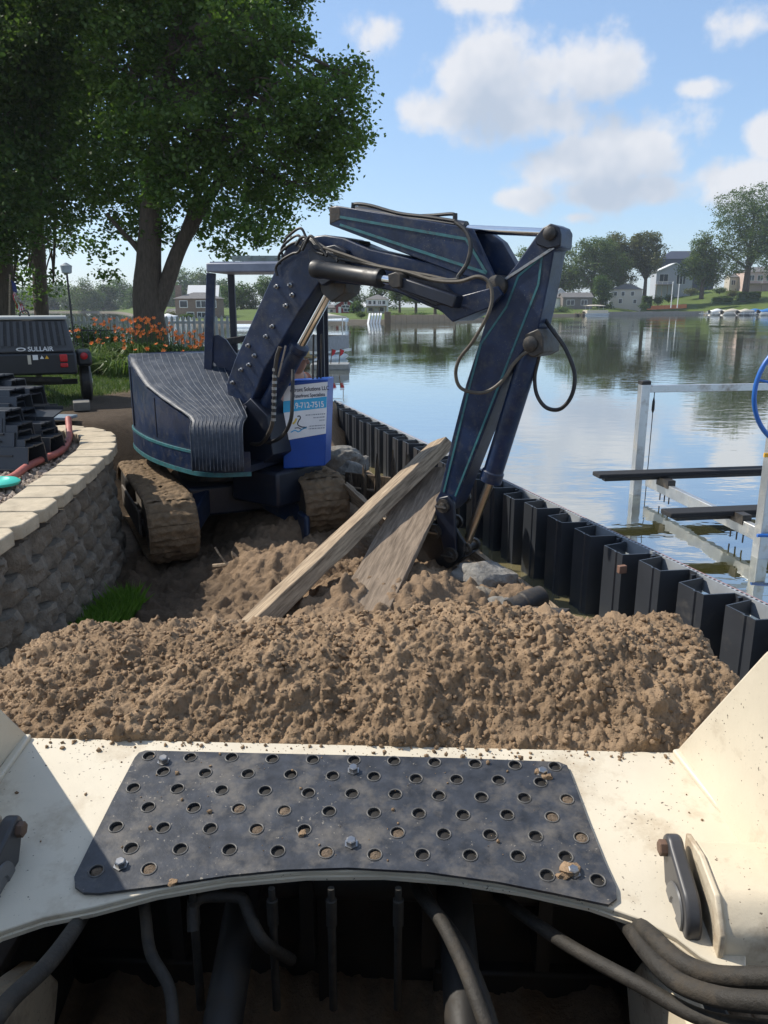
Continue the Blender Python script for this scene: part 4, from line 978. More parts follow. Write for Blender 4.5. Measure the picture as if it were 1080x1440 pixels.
# ------------------------------------------------------------------ timbers, old sea wall, rubble
def board(name, label, a, b, w, t, m, roll=0., jag=0, cat='board', group=None, nseg=14):
    a = np.asarray(a, float); b = np.asarray(b, float); L = np.linalg.norm(b-a); dd = (b-a)/L
    x = nrm(np.cross(dd, (0, 0, 1))); y = np.cross(x, dd); ca, sa = math.cos(roll), math.sin(roll); x, y = x*ca+y*sa, y*ca-x*sa
    rg = np.random.default_rng(int(abs(a[0]*1000)) % 97); vs = []; fs = []      # local: y along the grain
    prof = [(-1, -1), (-.3, -1), (.3, -1), (1, -1), (1, 0), (1, 1), (.35, 1), (0, 1), (-.35, 1), (-1, 1), (-1, 0)]; k = len(prof)
    for i in range(nseg+1):
        for (p, q) in prof:
            r = rg.normal(0, .0035, 2); e = rg.uniform(-jag, jag) if i in (0, nseg) else 0
            vs.append((p*w/2*.985+r[0], L*i/nseg+e, q*t/2*.98+r[1]))
    for i in range(nseg):
        for j in range(k): fs.append((i*k+j, i*k+(j+1) % k, (i+1)*k+(j+1) % k, (i+1)*k+j))
    fs += [tuple(range(k-1, -1, -1)), tuple(range(nseg*k, nseg*k+k))]
    me = bpy.data.meshes.new(name); me.from_pydata(vs, [], fs); me.update()
    o = link(name, me, m, None, 50, .006)
    M = frame(a, x, dd, y); o.location = M.translation; o.rotation_euler = M.to_euler(); return tag(o, label, cat, group)
a = atY(352, 884, 4.72); e = atY(621, 626, 6.9); a = a-(e-a)*.12
board('timber_beam', 'long heavy weathered timber beam leaning from the dirt up against the excavator arm', a, e, .215, .125, wood, .42, .015, 'timber')
a = atY(500, 880, 4.75); e = atY(612, 660, 6.75); a = a-(e-a)*.14
board('wide_plank', 'wide flat grey plank lying below the heavy beam beside the excavator bucket', a, e, .37, .055, woodg, -.05, .02, 'plank')
a = atY(548, 742, 6.25); e = atY(604, 676, 6.95)
board('short_plank', 'short narrow grey plank wedged between beam and wide plank', a, e, .12, .05, woodg, .5, .02, 'plank')
a = atY(490, 690, 7.3); e = atY(560, 752, 6.55)
board('broken_board', 'broken pale board sticking out from under the beam next to the track', a, e, .22, .04, wood, 1.1, .05, 'board')
# rotten sea wall: posts with torn tops and dark boards behind
def build_old_wall():
    root = thing('rotten_wooden_bulkhead', 'row of rotten jagged wooden posts and dark boards by the sheet piling', 'bulkhead', (0, 7.9, .2))
    rg = np.random.default_rng(6)
    pos = [(492, 668, 8.1), (512, 655, 8.0), (531, 640, 7.9), (553, 634, 7.8), (574, 637, 7.7), (592, 652, 7.6)]
    pts = []
    for (px, py, Y) in pos:
        top = atY(px, py, Y); pts.append(top); zl = gz(top[0], Y)-.2; b = MB(); n = 9; vs = []; m = 7
        w = rg.uniform(.035, .06)
        for i in range(m):
            t = i/(m-1); z = zl+(top[2]-zl)*t
            for k in range(n):
                a = 2*math.pi*k/n; r = w*(1+rg.normal(0, .14))*(1 if t < .75 else 1-.8*(t-.75)/.25*rg.uniform(.4, 1))
                zz = z+(rg.uniform(-.10, .03) if i == m-1 else 0); vs.append((top[0]+r*math.cos(a)*.8, Y+r*math.sin(a), zz))
        fs = [(i*n+k, i*n+(k+1) % n, (i+1)*n+(k+1) % n, (i+1)*n+k) for i in range(m-1) for k in range(n)]+[tuple(range((m-1)*n, m*n))]
        b.add(vs, fs); b.build('post', woodd, root, 30)
    for k in range(3):
        a = pts[0]+np.array([-.05, .1, 0]); e = pts[-1]+np.array([.08, .1, 0]); z = .25+.165*k
        b = MB(); b.beam((a[0], a[1]+.03*k, z), (e[0], e[1]+.03*k, z), .04, .15); b.build('board', woodd, root, bevel=.005)
build_old_wall()
def rock(name, label, c, r, m, seed, amp=.3, cat='rock', sub=4, flat=None):
    vs, fs = ICO[sub]; rg = np.random.default_rng(seed); V = vs.copy()
    for _ in range(11):                                     # chop with planes: broken faces
        n = nrm(rg.normal(size=3)); d = rg.uniform(.55, .85); k = V@n; V = V-np.outer(np.maximum(0, k-d), n)
    V = V*(1+.05*np.sin(V@rg.normal(0, 5, 3)+1)+.04*np.sin(V@rg.normal(0, 9, 3)))[:, None]*np.asarray(r)+rg.normal(0, .012*min(r), V.shape); b = MB(); b.add(V+np.asarray(c), fs); return tag(b.build(name, m, None, 25), label, cat)
c = atY(683, 808, 5.75); rock('concrete_chunk', 'large broken grey concrete chunk beside the excavator bucket', c-np.array([0, 0, .02]), (.27, .20, .15), concrete, 3, cat='concrete chunk')
c = atY(676, 838, 5.45); rock('brown_rubble', 'small brown rubble piece below the concrete chunk', c, (.11, .09, .07), blockm, 5, cat='rubble')
c = atY(706, 848, 5.3); rock('flat_rubble', 'flat grey rubble slab beside the rusty pipe', c, (.12, .10, .045), concrete, 8, cat='rubble')
c = atY(690, 862, 5.15); rock('wet_rubble', 'dark wet rubble piece at the edge of the ditch', c, (.09, .07, .05), greasy, 9, cat='rubble')
for k, (px, py, Y, r, lab) in enumerate([(478, 640, 9.2, .30, 'pale rubble heap behind the blue sign box'), (492, 655, 8.8, .20, 'grey rubble lump between track and old posts'), (470, 668, 8.5, .16, 'dark mud lump beside the track by the old posts'), (505, 645, 9.3, .18, 'light grey rubble slab near the far sheet piling')]):
    c = atY(px, py, Y); rock('rubble_lump', lab, c-np.array([0, 0, .08]), (r, r*.8, r*.7), concrete if k != 2 else trackm, 20+k, cat='rubble')
a = atY(716, 858, 5.2); e = atY(762, 838, 5.35)
b = MB(); b.lathe(a, e-a, [(0, .062), (0, .078), (.02, .080), (.12, .078), (.13, .088), (.20, .088), (np.linalg.norm(e-a), .080), (np.linalg.norm(e-a)+.002, .02)], 20)
tag(b.build('rusty_pipe', greasy), 'short rusty dark pipe lying in the ditch beside the timber', 'pipe')
b = MB(); p = atY(737, 836, 5.55); b.box((p[0], 5.55, p[2]-.06), (.10, .10, .18), .3); tag(b.build('post_stub', wood, bevel=.006), 'short square wooden post stub in the muddy ditch', 'post stub')
a = atY(768, 862, 5.05); b = MB(); b.beam(a-np.array([.1, -.06, .02]), a+np.array([.12, -.10, .03]), .13, .05); tag(b.build('black_offcut', greasy, bevel=.006), 'black offcut of sheet lying beside the rusty pipe', 'offcut')
# splintered root on the bank by the track
p = atY(322, 770, 6.1); b = MB(); zz = gz(p[0], 6.1)+.05
b.tube(spline([(p[0]-.14, 6.1, zz), (p[0]-.03, 6.08, zz+.02), (p[0]+.05, 6.1, zz+.05), (p[0]+.02, 6.1, zz+.13)], 5), [.02]*14+[.012, .006], 7); b.tube(spline([(p[0]-.02, 6.08, zz+.02), (p[0]-.08, 6.1, zz+.10), (p[0]-.12, 6.12, zz+.16)], 5), .008, 6)
tag(b.build('torn_root', wood), 'torn pale root sticking out of the dirt before the tracks', 'root')

# ------------------------------------------------------------------ boat lift
def build_lift():
    A = atZ(893, 695, 0); Bp = atZ(1068, 783, 0)
    root = thing('boat_lift', 'empty aluminium boat lift with black bunks and blue hand wheel', 'boat lift', (A[0], A[1], -.5))
    dirn = nrm((Bp-A)); ac = np.array([-dirn[1], dirn[0], 0]); ac = -ac if ac[0] < 0 else ac
    zt = atY(907, 540, A[1])[2]; Lx = 3.1
    for k, (p, zz) in enumerate([(A, zt), (Bp, 1.62), (A+ac*Lx, zt), (Bp+ac*Lx, 1.5)]):
        po = MB().box((p[0], p[1], (zz-1.2)/2), (.115, .115, zz+1.2), math.atan2(dirn[1], dirn[0])).build('post', alum, root, bevel=.008)
        MB().box((p[0], p[1], zz+.018), (.125, .125, .05), math.atan2(dirn[1], dirn[0])).build('post_cap', rubber, po, bevel=.008)
    zb = atY(1000, 548, A[1]-.1)[2]
    MB().beam(np.array([A[0], A[1], zb])+ac*.02, np.array([A[0], A[1], zb])+ac*Lx, .07, .09).build('top_beam', alum, root, bevel=.006)
    ca, cb = A+ac*.10+dirn*.12, Bp+ac*.02-dirn*.05
    ca = np.array([ca[0], ca[1], .21]); cb = np.array([cb[0], cb[1], .21])
    MB().beam(ca, cb, .07, .14).build('cradle_beam', alum, root, bevel=.006); MB().beam(ca+ac*Lx*.95, cb+ac*Lx*.95, .07, .14).build('cradle_beam', alum, root, bevel=.006)
    for (lx, ly, Y) in ((838, 668, 9.35), (936, 722, 7.75)):
        p = atY(lx, ly, Y); q = p+ac*3.6
        bk = MB().beam(p, q, .22, .055).build('bunk', bunk, root, bevel=.012); MB().beam(p+ac*.10-np.array([0, 0, .05]), q-np.array([0, 0, .05]), .10, .05).build('bunk_rail', blackm, bk, bevel=.006)
        t = p+ac*(.62 if Y > 9 else .80); 
        t = ca+(cb-ac*0-ca)*((p[1]-ca[1])/(cb[1]-ca[1])); t[2] = .26
        MB().obox(t+np.array([0, 0, .03]), dirn*.14, ac*.05, (0, 0, .05)).build('bunk_bracket', greasy, bk)
        for j in (-1, 0, 1): MB().cyl(t+dirn*.11*j+np.array([0, 0, .05]), t+dirn*.11*j+np.array([0, 0, -.22]), .008, n=6).build('bracket_bolt', greasy, bk)
    cx = np.array([A[0], A[1], 0])+ac*.12-dirn*-.05
    MB().tube([cx+np.array([0, 0, zb-.04]), cx+np.array([0, 0, -.2])], .006, 5).build('lift_cable', blackm, root)
    MB().lathe(cx+np.array([0, 0, zb-.30]), (0, 0, 1), [(0, .008), (.04, .02), (.14, .018), (.20, .006)], 8).build('cable_shackle', blackm, root)
    W = atY(1138, 550, 7.15); P = [W+.53*np.array([math.cos(t), .12*math.cos(t), math.sin(t)]) for t in np.linspace(0, 2*math.pi, 61)]
    wh = MB().tube(P, .022, 10, False).build('hand_wheel', bluewheel, root)
    for k in range(5):
        t = 2*math.pi*k/5+.42; MB().tube([W, W+.53*np.array([math.cos(t), .12*math.cos(t), math.sin(t)])], .012, 8).build('spoke', bluewheel, wh)
    MB().cyl(W+np.array([0, -.05, 0]), W+np.array([0, .2, 0]), .05, n=16).build('hub', blackm, wh)
    MB().beam(W+np.array([0, .18, 0]), np.array([Bp[0], Bp[1], W[2]-.1]), .08, .10).build('winch_arm', alum, root)
    y = atY(1078, 640, Bp[1]-.07); MB().box((y[0]+.0, y[1], y[2]), (.05, .02, .04)).build('yellow_tag', yellowd, root)
    h = atY(1072, 753, Bp[1]-.09); MB().cyl((h[0]-.05, h[1], h[2]), (h[0]+.4, h[1], h[2]), .018, n=8).build('blue_handle', bluewheel, root)
build_lift()

# ------------------------------------------------------------------ towable compressor on the lawn
def build_compressor():
    Y = 10.4; zl = gz(-4.9, Y); cx = atY(43, 500, Y)[0]
    k = Y/FPX*1.01
    zof = lambda py: atY(43, py, Y)[2]
    root = thing('air_compressor', 'dark grey towable air compressor with louvred rear and red tail lamps', 'compressor', (cx, Y+.8, zl))
    yaw = .38; ex = np.array([math.cos(yaw), math.sin(yaw), 0]); ey = np.array([-math.sin(yaw), math.cos(yaw), 0]); up = np.array([0, 0, 1.])
    O = np.array([cx, Y, 0]); Q = lambda a, b, z: O+ex*a+ey*b+up*z
    zb, zm, zt = zof(528), zof(497), zof(449); w1 = .56; w2 = .47; Ln = 1.5
    # lower body
    low = MB().obox(Q(0, Ln/2, (zb+zm)/2), ex*w1, ey*Ln/2, up*(zm-zb)/2).build('lower_body', compd, root, bevel=.03)
    # upper hood: tapered
    b = MB(); b.add([Q(-w1+.01, .02, zm+.002), Q(w1-.01, .02, zm+.002), Q(w1-.01, Ln, zm+.002), Q(-w1+.01, Ln, zm+.002), Q(-w2, .12, zt), Q(w2, .12, zt), Q(w2, Ln-.1, zt), Q(-w2, Ln-.1, zt)],
                    [(3,2,1,0),(4,5,6,7),(0,1,5,4),(1,2,6,5),(2,3,7,6),(3,0,4,7)]); hood = b.build('hood', comp, root, bevel=.03)
    MB().obox(Q(0, Ln/2, zt+.012), ex*(w2+.02), ey*(Ln/2-.08), up*.022).build('hood_top', comptop, hood, bevel=.015)
    # louvre field: dark recess with eleven vertical slats
    s0 = lambda a, v, o: Q(a*(w1-.10)*(1-v)+a*(w2-.05)*v, .02+.10*v-o, zm+(zt-zm)*v)
    g = MB().prism([s0(-1, .22, .002), s0(1, .22, .002), s0(1, .93, .002), s0(-1, .93, .002)], -ey*.004).build('louvre_recess', blackm, hood)
    for i in range(11):
        a = -1+2*(i+.5)/11; MB().prism([s0(a-.045, .22, .006), s0(a+.045, .22, .006), s0(a+.045, .93, .006), s0(a-.045, .93, .006)], -ey*.025).build('louvre_slat', comp, g)
    M = frame(s0(-.06, .06, .008), ex, nrm(s0(0, 1, 0)-s0(0, 0, 0)), -ey)
    text_mesh('lettering', 'SULLAIR', .085, M, whitep, hood, .001, 1.0)
    c = s0(-.24, .12, .008); b = MB(); b.prism([c+ex*.06*math.cos(t)+up*.024*math.sin(t) for t in np.linspace(0, 2*math.pi, 20)[:-1]], -ey*.004); em = b.build('oval_emblem', whitep, hood)
    b = MB(); b.prism([c-ey*.006+ex*.038*math.cos(t)+up*.012*math.sin(t) for t in np.linspace(0, 2*math.pi, 16)[:-1]], -ey*.003); b.build('emblem_core', comp, em)
    zc = (zb+zm)/2+.03
    for e in (-1, 1):
        for j, (h, dz) in enumerate(((.05, .045), (.028, -.05))):
            MB().obox(Q(.42*e-.02, -.012, zc+dz), ex*.048, ey*.012, up*h).build('tail_lamp', redlens, root, bevel=.012)
    for (a, w, h, m_) in ((-.02, .020, .06, tancv), (.055, .032, .032, whitep)):
        MB().obox(Q(a, -.005, zc+.06-(h-.032)), ex*w, ey*.006, up*h).build('decal', m_, root)
    for a, m_ in ((.135, whitep), (.195, yellowd)):
        MB().prism([Q(a-.025, -.012, zc+.04), Q(a+.025, -.012, zc+.04), Q(a, -.012, zc+.085)], ey*.01).build('warning_triangle', m_, root)
    # fender, wheel
    for e in (-1, 1):
        MB().obox(Q(e*(w1+.10), .62, zm-.10), ex*.10, ey*.42, up*.10).build('fender', compd, root, bevel=.04)
        MB().lathe(Q(e*(w1+.10)-.03*0, .195, zm-.06), -ey, [(0, .05), (.02, .045), (.028, .02)], 16).build('round_lamp', redlens, root)
        r = max(.20, (zm-.02-zl)/2-.02); wh = MB().lathe(Q(e*(w1+.02), .60, zl+.27), ex*e, [(0, .16), (.01, .25), (.03, .275), (.13, .275), (.15, .25), (.16, .16)], 28).build('wheel', rubber, root)
        MB().lathe(Q(e*(w1+.17), .60, zl+.27), ex*e, [(0, .15), (.012, .14), (.004, .05), (.02, .03)], 20).build('rim', alum, wh)
    MB().beam(Q(-.55, .60, zl+.27), Q(.55, .60, zl+.27), .07, .07).build('axle', blackm, root)
    MB().beam(Q(0, Ln, zb+.05), Q(0, Ln+1.1, zl+.05), .08, .08).build('tow_bar', compd, root)
    MB().tube(spline([Q(-.1, .5, zt+.03), Q(-.08, .5, zt+.09), Q(0, .5, zt+.10), Q(.02, .5, zt+.03)], 5), .012, 8).build('lifting_eye', blackm, root)
    MB().beam(Q(-.3, .2, zb-.05), Q(.35, .2, zb-.08), .06, .06).build('drain_pipe', blackm, root)
build_compressor()
p = atY(113, 553, 10.0); tag(MB().box((p[0], 10.0, gz(p[0], 10)+.07), (.20, .34, .11), .38).build('concrete_block', mat('dirty_concrete', (.15,.14,.12), .95, var=.3), bevel=.008), 'plain concrete block lying on the grass beside the compressor wheel', 'block')

# ------------------------------------------------------------------ lawn, lilies, fences
def lawn_mask(x, y):
    f = fbm(x*1.1, y*1.1, 4, 60)
    k = sst(-2.5, -3.3, x+.35*f+(y-9)*.16)*sst(8.5, 10, y)
    k = np.maximum(k, sst(12, 14.5, y+.8*f)*sst(.5, 3, sheet_x(y)-x))
    pth = np.exp(-((x+3.25+(y-9)*.22)/.75)**2)*sst(13.5, 11.0, y+.9*f)
    k = k*(1-sst(.25, .6, pth))
    return k > RNG.uniform(.15, .75, x.shape)
blades('lawn_grass', 52000, -6.0, 13.0, 4.6, 5.0, .085, .006, grassm, 'mown lawn grass beyond the block wall', mask=lawn_mask, lean=.5, seed=8)
blades('lawn_grass', 22000, -7.0, 22.0, 6.5, 4.2, .10, .010, grassm, 'mown lawn grass under the trees by the lake', mask=lambda x, y: sheet_x(y)-x > 1.2, lean=.5, seed=9)

def lily_clump(px, Y, r, h, nl, nf, label, seed):
    x = atY(px, 480, Y)[0]; z = gz(x, Y); rg = np.random.default_rng(seed)
    root = thing('daylily_clump', label, 'flowers', (x, Y, z), 'daylilies in the bed by the fence')
    a = rg.uniform(0, 2*np.pi, nl); rad = r*.5*np.sqrt(rg.uniform(0, 1, nl)); L = h*rg.uniform(.6, 1.1, nl); ln = rg.uniform(.25, .8, nl)*L
    d = np.stack([np.cos(a), np.sin(a), 0*a], 1); s = np.stack([-np.sin(a), np.cos(a), 0*a], 1); up = np.array([0, 0, 1.]); base = np.array([x, Y, z])+d*rad[:, None]-up*.02
    w = rg.uniform(.010, .018, nl)[:, None]; l = ln[:, None]; Lc = L[:, None]
    p0, p1, p2 = base, base+d*l*.35+up*Lc*.75, base+d*l*1.1+up*Lc*(.62+.3*rg.uniform(-1, 1, (nl, 1)))
    V = np.concatenate([np.stack([p0-s*w, p0+s*w, p1+s*w*.9, p1-s*w*.9], 1), np.stack([p1-s*w*.9, p1+s*w*.9, p2+s*w*.2, p2-s*w*.2], 1)])
    quads_object('leaves', V, lilyleaf, root, np.tile(rg.uniform(0, 1, nl), 2))
    st = MB()
    for _ in range(nf):
        B = MB()
        t = rg.uniform(0, 2*np.pi); q = rg.uniform(0, r*.8); hh = h*rg.uniform(.95, 1.45); c = np.array([x+q*math.cos(t), Y+q*math.sin(t), z+hh])
        st.tube([np.array([x+q*.5*math.cos(t), Y+q*.5*math.sin(t), z]), c], .005, 4)
        tilt = nrm(rg.normal(0, .5, 3)+np.array([0, -.5, .6])); e1 = nrm(np.cross(tilt, (0, 0, 1.))); e2 = np.cross(tilt, e1)
        for k in range(6):
            al = 2*math.pi*k/6; dr = e1*math.cos(al)+e2*math.sin(al); sd = np.cross(tilt, dr)
            B.add([c, c+dr*.026+tilt*.024+sd*.013, c+dr*.052+tilt*.034, c+dr*.026+tilt*.024-sd*.013], [(0, 1, 2, 3)])
        B.build('bloom', orange, root, 0)
    if nf: tag(st.build('stems', lilyleaf, root), kind='stuff')
ly = [(118, 15.0, .55, .55, 260, 2), (140, 15.3, .55, .50, 260, 3), (162, 15.6, .5, .5, 240, 4), (128, 16.0, .55, .6, 240, 4), (150, 16.5, .5, .7, 200, 14), (175, 16.2, .5, .6, 220, 9), (195, 16.0, .55, .72, 240, 26), (212, 16.3, .5, .72, 220, 24), (232, 16.6, .5, .66, 220, 20),
      (250, 16.2, .5, .6, 220, 12), (268, 16.4, .5, .55, 200, 14), (283, 16.0, .45, .5, 200, 16), (180, 15.2, .5, .45, 240, 2), (205, 15.0, .5, .45, 240, 3), (230, 15.1, .5, .42, 240, 3), (258, 15.0, .5, .40, 240, 4), (280, 14.8, .45, .40, 220, 3), (160, 14.7, .5, .42, 240, 1)]
for i, a in enumerate(ly):
    few = a[5] <= 4
    lily_clump(*a, ('green leafy daylily clump with few blooms in the bed beside the compressor' if a[0] < 170 else 'green leafy daylily clump with few blooms behind the excavator hood') if few else ('tall orange daylilies in full bloom at the foot of the forked maple' if a[0] < 240 else 'orange daylilies blooming in the bed next to the canopy post'), 50+i)

def fence(name, label, pts, spacing, h, pw, m, pointed, z0=None, rails=(.2, .8), depth=.02):
    root = thing(name, label, 'fence', (*pts[0], gz(*pts[0])))
    tri = MB()
    if pointed: tri.prism([(-pw/2, 0, 0), (pw/2, 0, 0), (pw/2, 0, h-.06), (0, 0, h), (-pw/2, 0, h-.06)], (0, depth, 0))
    else: tri.cyl((0, 0, 0), (0, 0, h), pw/2, n=6)
    me = tri.mesh('picket'); me.materials.append(m)
    for (a, e) in zip(pts[:-1], pts[1:]):
        a = np.array(a, float); e = np.array(e, float); L = np.linalg.norm(e-a); n = int(L/spacing); t = (e-a)/L; ang = math.atan2(t[1], t[0])
        for k in range(n):
            p = a+t*(k+.5)*spacing; inst('picket', me, Matrix.Translation((p[0], p[1], gz(p[0], p[1]))) @ Matrix.Rotation(ang, 4, 'Z'), root)
        za = gz(*a); ze = gz(*e)
        for r in rails: MB().beam((a[0], a[1]+.03, za+h*r), (e[0], e[1]+.03, ze+h*r), .03, .07 if pointed else .03).build('rail', m, root)
whitef = mat('faded_white_picket', (.50, .51, .50), .7, var=.12)
fence('picket_fence', 'faded white picket fence running along the lake behind the lilies', [(-13.5, 24.6), (-4.6, 24.2)], .17, 1.0, .085, whitef, True)
fence('iron_fence', 'low black iron fence between the lawn and the picket fence', [(-10.5, 19.5), (-6.3, 18.6)], .16, .80, .022, blackm, False, rails=(.12, .92))
def bush(name, label, x, y, r, n, m, seed, cat='shrub'):
    rg = np.random.default_rng(seed); z = gz(x, y); root = thing(name, label, cat, (x, y, z))
    c = rg.normal(0, .45, (n, 3))*np.asarray(r)+np.array([x, y, z+r[2]*.8]); c[:, 2] = np.maximum(c[:, 2], z+.03)
    d = rg.normal(size=(n, 3)); d /= np.linalg.norm(d, axis=1)[:, None]; e = np.cross(d, rg.normal(size=(n, 3))); e /= np.linalg.norm(e, axis=1)[:, None]; s = .035
    quads_object('foliage', np.stack([c-d*s, c+e*s*.55, c+d*s, c-e*s*.55], 1), m, root, rg.uniform(0, 1, n))
    MB().cyl((x, y, z-.05), (x, y, z+r[2]), .03, .01, 6).build('stem', bark, root)
bush('dark_shrub', 'small dark round shrub behind the iron fence', atY(124, 480, 21)[0], 21, (.55, .4, .45), 2500, leaf_b, 3); bush('low_shrub', 'low dark shrub in front of the picket fence', atY(152, 485, 22)[0], 22, (.6, .4, .35), 2500, leaf_b, 4)

# flag pole, post lamp
p0 = atY(8, 470, 19.0); zg = gz(p0[0], 19.0); pt = atY(14, 386, 19.0)
root = thing('flag_pole', 'short wooden pole with a drooping striped flag left of the leaning lamp post', 'flag pole', (p0[0], 19, zg))
MB().tube([(p0[0], 19, zg), pt], .022, 8).build('pole', wood, root)
cl = []; fl = None
for k in range(7):
    v0 = k/7; b = MB(); n = 7; P = np.zeros((2, n, 3))
    for r in range(2):
        for i in range(n):
            u = i/(n-1); z = pt[2]-.15-u*.62-((v0+r/7)*.42)*(1-.55*u); P[r, i] = (pt[0]+.04+((v0+r/7)*.30)*(.35+.65*u)+.02*math.sin(u*7+v0*9), 19+.06*math.sin(u*9+v0*5), z)
    b.grid(P); b.build('flag_stripe', flagred if k % 2 == 0 else whitep, root, solid=.003)
b = MB(); b.prism([(pt[0]+.03, 18.95, pt[2]-.12), (pt[0]+.13, 18.95, pt[2]-.2), (pt[0]+.15, 18.95, pt[2]-.42), (pt[0]+.05, 18.95, pt[2]-.38)], (0, .005, 0)); b.build('flag_canton', flagblue, root)
a = atY(107, 505, 17.0); e = atY(94, 385, 17.0); a[2] = gz(a[0], 17)
root = thing('leaning_lamp_post', 'thin dark leaning lamp post with a pale lantern beside the compressor', 'lamp post', a)
MB().tube([a, e], .022, 8).build('pole', blackm, root); MB().lathe(e, (0, 0, 1), [(0, .06), (.02, .10), (.12, .11), (.16, .12), (.20, .05), (.22, .02)], 10).build('lantern', mat('pale_lantern', (.30, .34, .36), .5), root)

# ------------------------------------------------------------------ trees
def crown(lobes, n, size, m, root, rg, droop=.3, clump=.32, per=26, name='crown'):
    wts = np.array([l[1][0]*l[1][1]+l[1][0]*l[1][2] for l in lobes]); wts = wts/wts.sum(); VV = []; TT = []; tips = []
    for (c, r), w in zip(lobes, wts):
        k = max(3, int(n*w/per)); d = rg.normal(size=(k, 3)); d /= np.linalg.norm(d, axis=1)[:, None]; q = rg.uniform(.15, 1, k)**.40
        cc = np.asarray(c)+d*q[:, None]*np.asarray(r); tips.append(cc[:: max(1, k//5)])
        t = rg.uniform(0, 1, k)*.5+.25*rg.uniform(0, 1)
        sp = clump*rg.uniform(.7, 1.3, k)
        P = (cc[:, None, :]+rg.normal(size=(k, per, 3))*sp[:, None, None]*np.array([1, 1, .62])); T = np.clip(t[:, None]+rg.normal(0, .16, (k, per)), 0, 1)
        VV.append(P.reshape(-1, 3)); TT.append(T.reshape(-1))
    P = np.concatenate(VV); T = np.concatenate(TT); n = len(P)
    dr = rg.normal(size=(n, 3))*np.array([1, 1, .5])+np.array([0, 0, -droop]); dr /= np.linalg.norm(dr, axis=1)[:, None]
    nn = rg.normal(size=(n, 3))*.8+np.array([0, 0, .8]); sd = np.cross(dr, nn); sd /= np.linalg.norm(sd, axis=1)[:, None]; nm = np.cross(sd, dr)
    s = size*rg.uniform(.65, 1.25, n)[:, None]
    V = np.stack([P-dr*s*.5, P+sd*s*.36+nm*s*.08, P+dr*s*.5, P-sd*s*.36+nm*s*.08], 1)
    quads_object(name, V, m, root, T); return np.concatenate(tips)
def limb_to(b, a, e, r0, r1, rg, sag=.15):
    a = np.asarray(a, float); e = np.asarray(e, float); L = np.linalg.norm(e-a)
    m1 = a+(e-a)*.35+np.array([0, 0, sag*L])+rg.normal(0, .04*L, 3); m2 = a+(e-a)*.7+np.array([0, 0, sag*L*.8])+rg.normal(0, .05*L, 3)
    P = spline([a, m1, m2, e], 5); b.tube(P, list(np.linspace(r0, r1, len(P))), 7)
def big_tree(name, label, trunk, lobes, Y, n, size, m, seed, limbs=14, group=None, cl=.32):
    rg = np.random.default_rng(seed); base = atY(trunk[0][0][0], trunk[0][0][1], Y)
    zb = gz(base[0], Y); root = thing(name, label, 'tree', (base[0], Y, zb), group)
    for i, stem in enumerate(trunk):
        P = []; R = []
        for (px, py, w) in stem: P.append(atY(px, py, Y)); R.append(w*Y/FPX/2)
        if i == 0: P[0][2] = zb-.3
        sp = spline(P, 6); rr = np.interp(np.linspace(0, 1, len(sp)), np.linspace(0, 1, len(R)), R)
        if i == 0: rr[:4] = rr[:4]*np.array([1.45, 1.28, 1.14, 1.05])
        b = MB(); b.tube(sp, list(rr), 14); b.build('trunk' if i == 0 else 'stem', bark, root)
    L = []
    for (px, py, r) in lobes:
        y = Y+rg.uniform(-1.9, 1.9); c = atY(px, py, y); s = r*y/FPX; L.append((c, (s, s*1.15, s*.92)))
    tips = crown(L, n, size, m, root, rg, clump=cl)
    top = atY(trunk[0][-1][0], trunk[0][-1][1], Y); fork = atY(*trunk[0][len(trunk[0])//2][:2], Y)
    for c, r in L[:limbs]:
        b = MB(); s = fork+(top-fork)*rg.uniform(0, 1); limb_to(b, s, np.asarray(c), .10, .03, rg)
        for _ in range(4): limb_to(b, np.asarray(c)-(np.asarray(c)-s)*rg.uniform(.05, .4), np.asarray(c)+rg.normal(0, .6, 3)*np.asarray(r), .03, .008, rg, .05)
        b.build('limb', bark, root)
    return root
big_tree('forked_maple', 'large leafy maple with forked trunk behind the lilies and excavator', [[(212,470,44),(208,420,40),(209,370,33),(211,330,30),(215,260,26),(230,150,20),(250,20,12)], [(212,450,24),(232,405,22),(252,350,19),(280,300,16),(330,220,11),(380,140,7)], [(222,435,15),(245,375,14),(262,320,12),(285,250,9),(300,160,6)], [(210,372,10),(190,345,8),(168,322,6),(150,300,4)]],
    [(225,30,62),(290,20,55),(345,45,52),(395,25,40),(415,60,22),(180,90,62),(255,100,52),(320,110,52),(375,110,40),(425,135,34),(460,120,34),(497,108,20),(480,150,36),(500,190,20),(470,195,34),(430,190,36),(385,180,44),(325,190,44),(265,185,52),(205,185,58),(150,160,60),(440,240,34),(478,235,26),(400,250,40),(455,275,20),(350,250,40),(385,290,32),(300,262,44),(240,258,44),(185,262,40),(135,250,40),(330,310,28),(365,325,22),(285,312,24),(200,312,26),(160,318,18),(138,348,14),(225,325,16),(310,350,14),(390,330,14),(250,-70,110),(370,-60,70),(130,-40,100),(330,360,10),(150,385,10)],
    20.0, 98000, .115, leaf_a, 1, 26, None, .17)
big_tree('lakeside_tree', 'tall dark tree with straight trunk behind the compressor', [[(58,460,20),(57,420,19),(55,370,18),(52,300,16),(50,180,12),(55,40,8)]],
    [(60,230,85),(20,140,110),(105,180,80),(60,305,42),(25,330,40),(95,330,26),(85,50,110),(0,40,110),(40,385,16),(75,398,12),(30,420,9),(62,410,12),(110,270,40),(40,-80,140)], 24.0, 52000, .13, leaf_b, 2, 10, None, .22)
